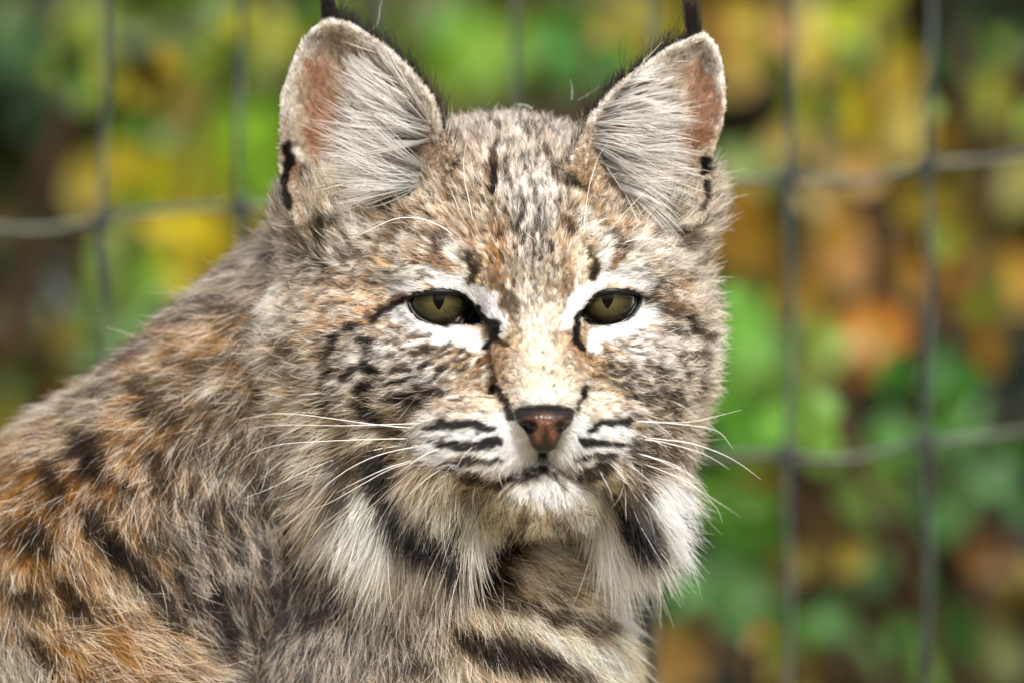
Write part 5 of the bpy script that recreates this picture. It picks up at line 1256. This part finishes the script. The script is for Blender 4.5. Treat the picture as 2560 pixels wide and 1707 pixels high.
for (ex, ez, ey), op in zip(EYES, (OPEN_L, OPEN_R)):
    c = to_world([ex, ey, ez]) - ORG
    v, f = dome((EYE_R - 4) * U, math.pi * .75, 20)
    eb = mesh_obj('eyeball', np.array(v) + c, f, sclera_m, bobcat, origin=c)
    th = math.asin(66 / (EYE_R - 2.5))
    v, f = dome((EYE_R - 2.5) * U, th, 14, 48)
    ir = mesh_obj('iris', v, f, iris_m, eb)
    # slit pupil, tapering downwards
    hh = np.linspace(-30, 30, 15); wv = 15 * np.clip(1 - (np.abs(hh) / 31) ** 1.9, 0, 1) + 0.3
    rr = (EYE_R - 1.6)
    v, f = [], []
    for h_, w_ in zip(hh, wv):
        for sx in (-1, 0, 1):
            x_, z_ = sx * w_, -h_ + 7
            v.append((x_ * U, -math.sqrt(rr * rr - x_ * x_ - z_ * z_) * U, z_ * U))
    for i in range(14):
        for j in (0, 1):
            f.append((i * 3 + j, i * 3 + j + 1, i * 3 + j + 4, i * 3 + j + 3))
    mesh_obj('pupil', v, f, pupil_m, eb)
    v, f = dome((EYE_R + 2.5) * U, math.pi * .45, 16, 48)
    mesh_obj('cornea', v, f, cornea_m, eb)
    # eyelid rim
    P = spline(np.vstack([op, op[:1]]), 90)[:-1]
    dx, dz = P[:, 0] - ex, P[:, 1] - ez
    yy = ey - np.sqrt(np.maximum((EYE_R + 8) ** 2 - dx ** 2 - dz ** 2, 30.0 ** 2))
    fy = front_y(P[:, 0], P[:, 1])
    cc = np.stack([P[:, 0], yy, P[:, 1]], 1)
    cc = np.vstack([cc, cc[:2]])
    up = np.clip((ez - 8 - cc[:, 2]) / 30, 0, 1)                # the upper lid is fuller and overhangs
    cc[:, 1] -= 7 * up
    v, f = tube(to_world(cc) - ORG, (6.0 + 4.0 * up) * U, 8)
    mesh_obj('eyelid', v, f[:-2], lid_m, bobcat)

# --- nose leather
def sd_nose(x, y, z):
    s = poly_sdf(x, z, NOSE_P)
    fy = -318 + 34 * ((x - 1358) / 75) ** 2 + 0.32 * np.maximum(z - 1060, 0) + 55 * np.clip((1042 - z) / 34, 0, 2) ** 1.6
    d = smax(s, np.maximum(fy - y, y + 180), 16)
    for sg, cx in ((-1, 1322), (1, 1406)):
        hole = ell(x, y, z, (cx, 1066, -320), (22, 18, 50))
        hole = smin(hole, ell(x, y, z, (cx + sg * 18, 1060, -300), (20, 11, 44)), 8)
        d = smax(d, -hole, 7)
    gr = np.sqrt((x - 1361) ** 2 + (y + 322 - 0.32 * np.maximum(z - 1060, 0)) ** 2) - 6
    gr = np.maximum(gr, 1072 - z)
    return smax(d, -gr, 6)
nx_, ny_, nz_ = np.arange(1268, 1452, 2.6), np.arange(-345, -176, 3.0), np.arange(990, 1142, 2.6)
Fn = sd_nose(nx_[:, None, None], ny_[None, :, None], nz_[None, None, :])
nv, nq = surface_nets(Fn, nx_, ny_, nz_)
ncan = np.full((len(nv), 3), 0.0)
x_, z_ = nv[:, 0], nv[:, 2]
def _bl(cx, cz, rx, rz): return np.exp(-(((x_ - cx) / rx) ** 2 + ((z_ - cz) / rz) ** 2))
pink = np.clip(_bl(1363, 1050, 26, 26) * .9 + _bl(1344, 1086, 13, 26) * .95 + _bl(1383, 1086, 12, 24) * .95 + _bl(1322, 1047, 20, 9) * .7 + _bl(1402, 1047, 16, 9) * .6, 0, 1)
pink *= 1 - _bl(1362, 1120, 42, 17) * .9
pink *= 1 - _bl(1361, 1098, 3.5, 24) * .8
pink *= 1 - _bl(1316, 1069, 20, 14) * .95  # nostril darkness painted into the colour, on top of the carved holes
pink *= 1 - _bl(1410, 1068, 18, 14) * .95
pink *= np.clip((z_ - 1014) / 18, 0, 1)
pink *= 0.85 + 0.25 * np.sin(x_ * 0.31 + 2 * np.sin(z_ * .23)) * np.sin(z_ * .37)
pink = np.clip(pink, 0, 1) ** 1.4 * .85
ncol = srgb('#0b0807') * (1 - pink)[:, None] + srgb('#6f4530') * np.clip(pink, 0, 1)[:, None]
nose_m = mat_attr('nose leather', 'skin_colour', 0.33, 0.5, (1100, 0.45, 0.0005))
nose = fast_mesh('nose', to_world(nv) - ORG, nq, nose_m, bobcat)
_at = nose.data.attributes.new('skin_colour', 'FLOAT_COLOR', 'POINT')
_at.data.foreach_set('color', np.concatenate([ncol, np.ones((len(ncol), 1))], 1).astype(np.float32).ravel())

# --- whiskers, brow hairs
WHISK = '''
J 1.5 1800,270 1650,265 1310,232 900,175 500,128 250,140 0,190|J 1.3 1860,220 1500,232 1000,245 600,238 300,245 60,290|J 1.5 1740,372 1250,380 700,405 400,430 150,500 30,570
J 1.5 1750,415 1300,490 900,590 600,710 300,860 0,975|J 1.3 1780,440 1400,520 1100,650 850,830 700,1010 400,1270|J 1.6 2050,440 1850,510 1700,600 1540,720|J 1.6 1830,555 1500,640 1200,770 950,900
J 1.3 1820,570 1500,660 1250,790 900,990 640,1090|J 1.0 2060,610 1850,750 1700,880 1600,1000|J 1.0 2010,710 1800,860 1700,980|J 1.2 2160,690 1950,860 1830,1000 1740,1130|J 1.1 2140,760 1950,900 1850,1050 1780,1200
J 1.0 2290,440 2190,540 2120,660|J 1.0 2350,800 2280,950 2300,1060 2230,1300|M 1.2 720,860 690,960 680,1080|M 1.2 710,890 725,990 745,1060|M 1.0 880,780 880,860 900,920|M .9 830,1120 790,1230 770,1350
M .9 1030,1180 990,1280 930,1400|M .9 1250,1170 1250,1250 1245,1320|M .9 1350,1170 1355,1260 1358,1360|M .9 1385,1140 1420,1240 1445,1330|M 1.0 580,1000 500,1150 470,1300|M .9 640,1090 600,1200 560,1330
C 1.6 700,1180 950,1190 1250,1220 1450,1250 1570,1300 1640,1390 1690,1450|C 1.1 700,1185 1000,1195 1250,1190 1500,1140 1770,1070|C 1.6 770,1330 1000,1360 1250,1390 1450,1450 1600,1510 1760,1600 1960,1750
C 1.5 750,1350 1000,1385 1250,1450 1400,1500 1530,1570 1650,1650|C 1.3 700,1480 900,1540 1100,1620 1250,1700 1380,1810 1480,1960|M 1.4 1860,675 2000,710 2150,760 2300,850 2400,930|M 1.2 1820,725 2000,780 2150,840 2290,910 2380,990 2470,1080 2510,1190
M 1.3 1700,810 1850,910 1950,1010 2050,1130 2130,1230|M 1.2 1720,830 1790,930 1850,1060 1900,1190 1990,1350 2080,1500|M 1.1 1640,720 1740,800 1800,880 1860,960|M 1.0 1740,720 1850,780 1960,870 2050,980|M 1.0 1580,760 1640,860 1690,960 1700,1030
M .9 1560,880 1610,980 1630,1060|M 1.0 1840,500 1950,560 2060,610 2140,640|C 1.0 720,1100 900,1180 1050,1290 1130,1380|C .9 1000,950 1150,1010 1280,1090 1370,1170|M .9 1280,880 1330,960 1350,1060
T 1.8 2120,980 2050,900 1950,840 1800,780 1640,762 1500,780 1350,845 1200,920 1090,970|H 1.4 490,1240 440,980 400,800 388,620 400,500 440,350|H 1.1 380,1180 330,1050 270,900 250,830|H 1.3 1560,1370 1580,1150 1610,900 1660,700 1720,540 1800,420
Q 1.5 550,845 650,805 800,772 950,785 1080,830 1200,900|Q 1.1 480,700 600,560 700,450 950,190|Q 1.0 640,620 750,680 860,720 910,715|A 1.0 1160,275 1230,220 1270,120 1270,50 1290,0 1270,-60|H .9 560,90 600,40 640,0
H .9 1060,60 1000,30 900,20|D .8 700,900 705,800 685,710|D .8 330,980 250,950 170,940|D .7 760,900 850,850 960,770|L .7 200,520 100,520 20,525
'''
for wi, t in enumerate(parse(WHISK)):
    view, wd = t[0], float(t[1])
    xz = spline(V(view, [tuple(map(float, q.split(','))) for q in t[2:]]), 16)
    y0 = min(front_y(xz[0, 0], xz[0, 1]), 400) + 6
    s = np.linspace(0, 1, 16)
    ln = np.linalg.norm(np.diff(xz, axis=0), axis=1).sum()
    y = y0 - (45 + 25 * math.sin(wi * 1.7)) * s + 0.16 * ln * s * s
    for i in range(1, 16):                      # keep clear of the coat
        fy = front_y(xz[i, 0], xz[i, 1])
        if fy < 5000:
            y[i] = min(y[i], fy - min(58, 9 * i))
    y = np.convolve(np.pad(y, 2, 'edge'), np.ones(5) / 5, 'valid')
    y[0] = y0
    rad = wd * U * 0.75 * (1 - 0.8 * s ** 1.3)
    v, f = tube(to_world(np.stack([xz[:, 0], y, xz[:, 1]], 1)) - ORG, rad, 5)
    mesh_obj('whisker', v, f, whisker_m, bobcat)
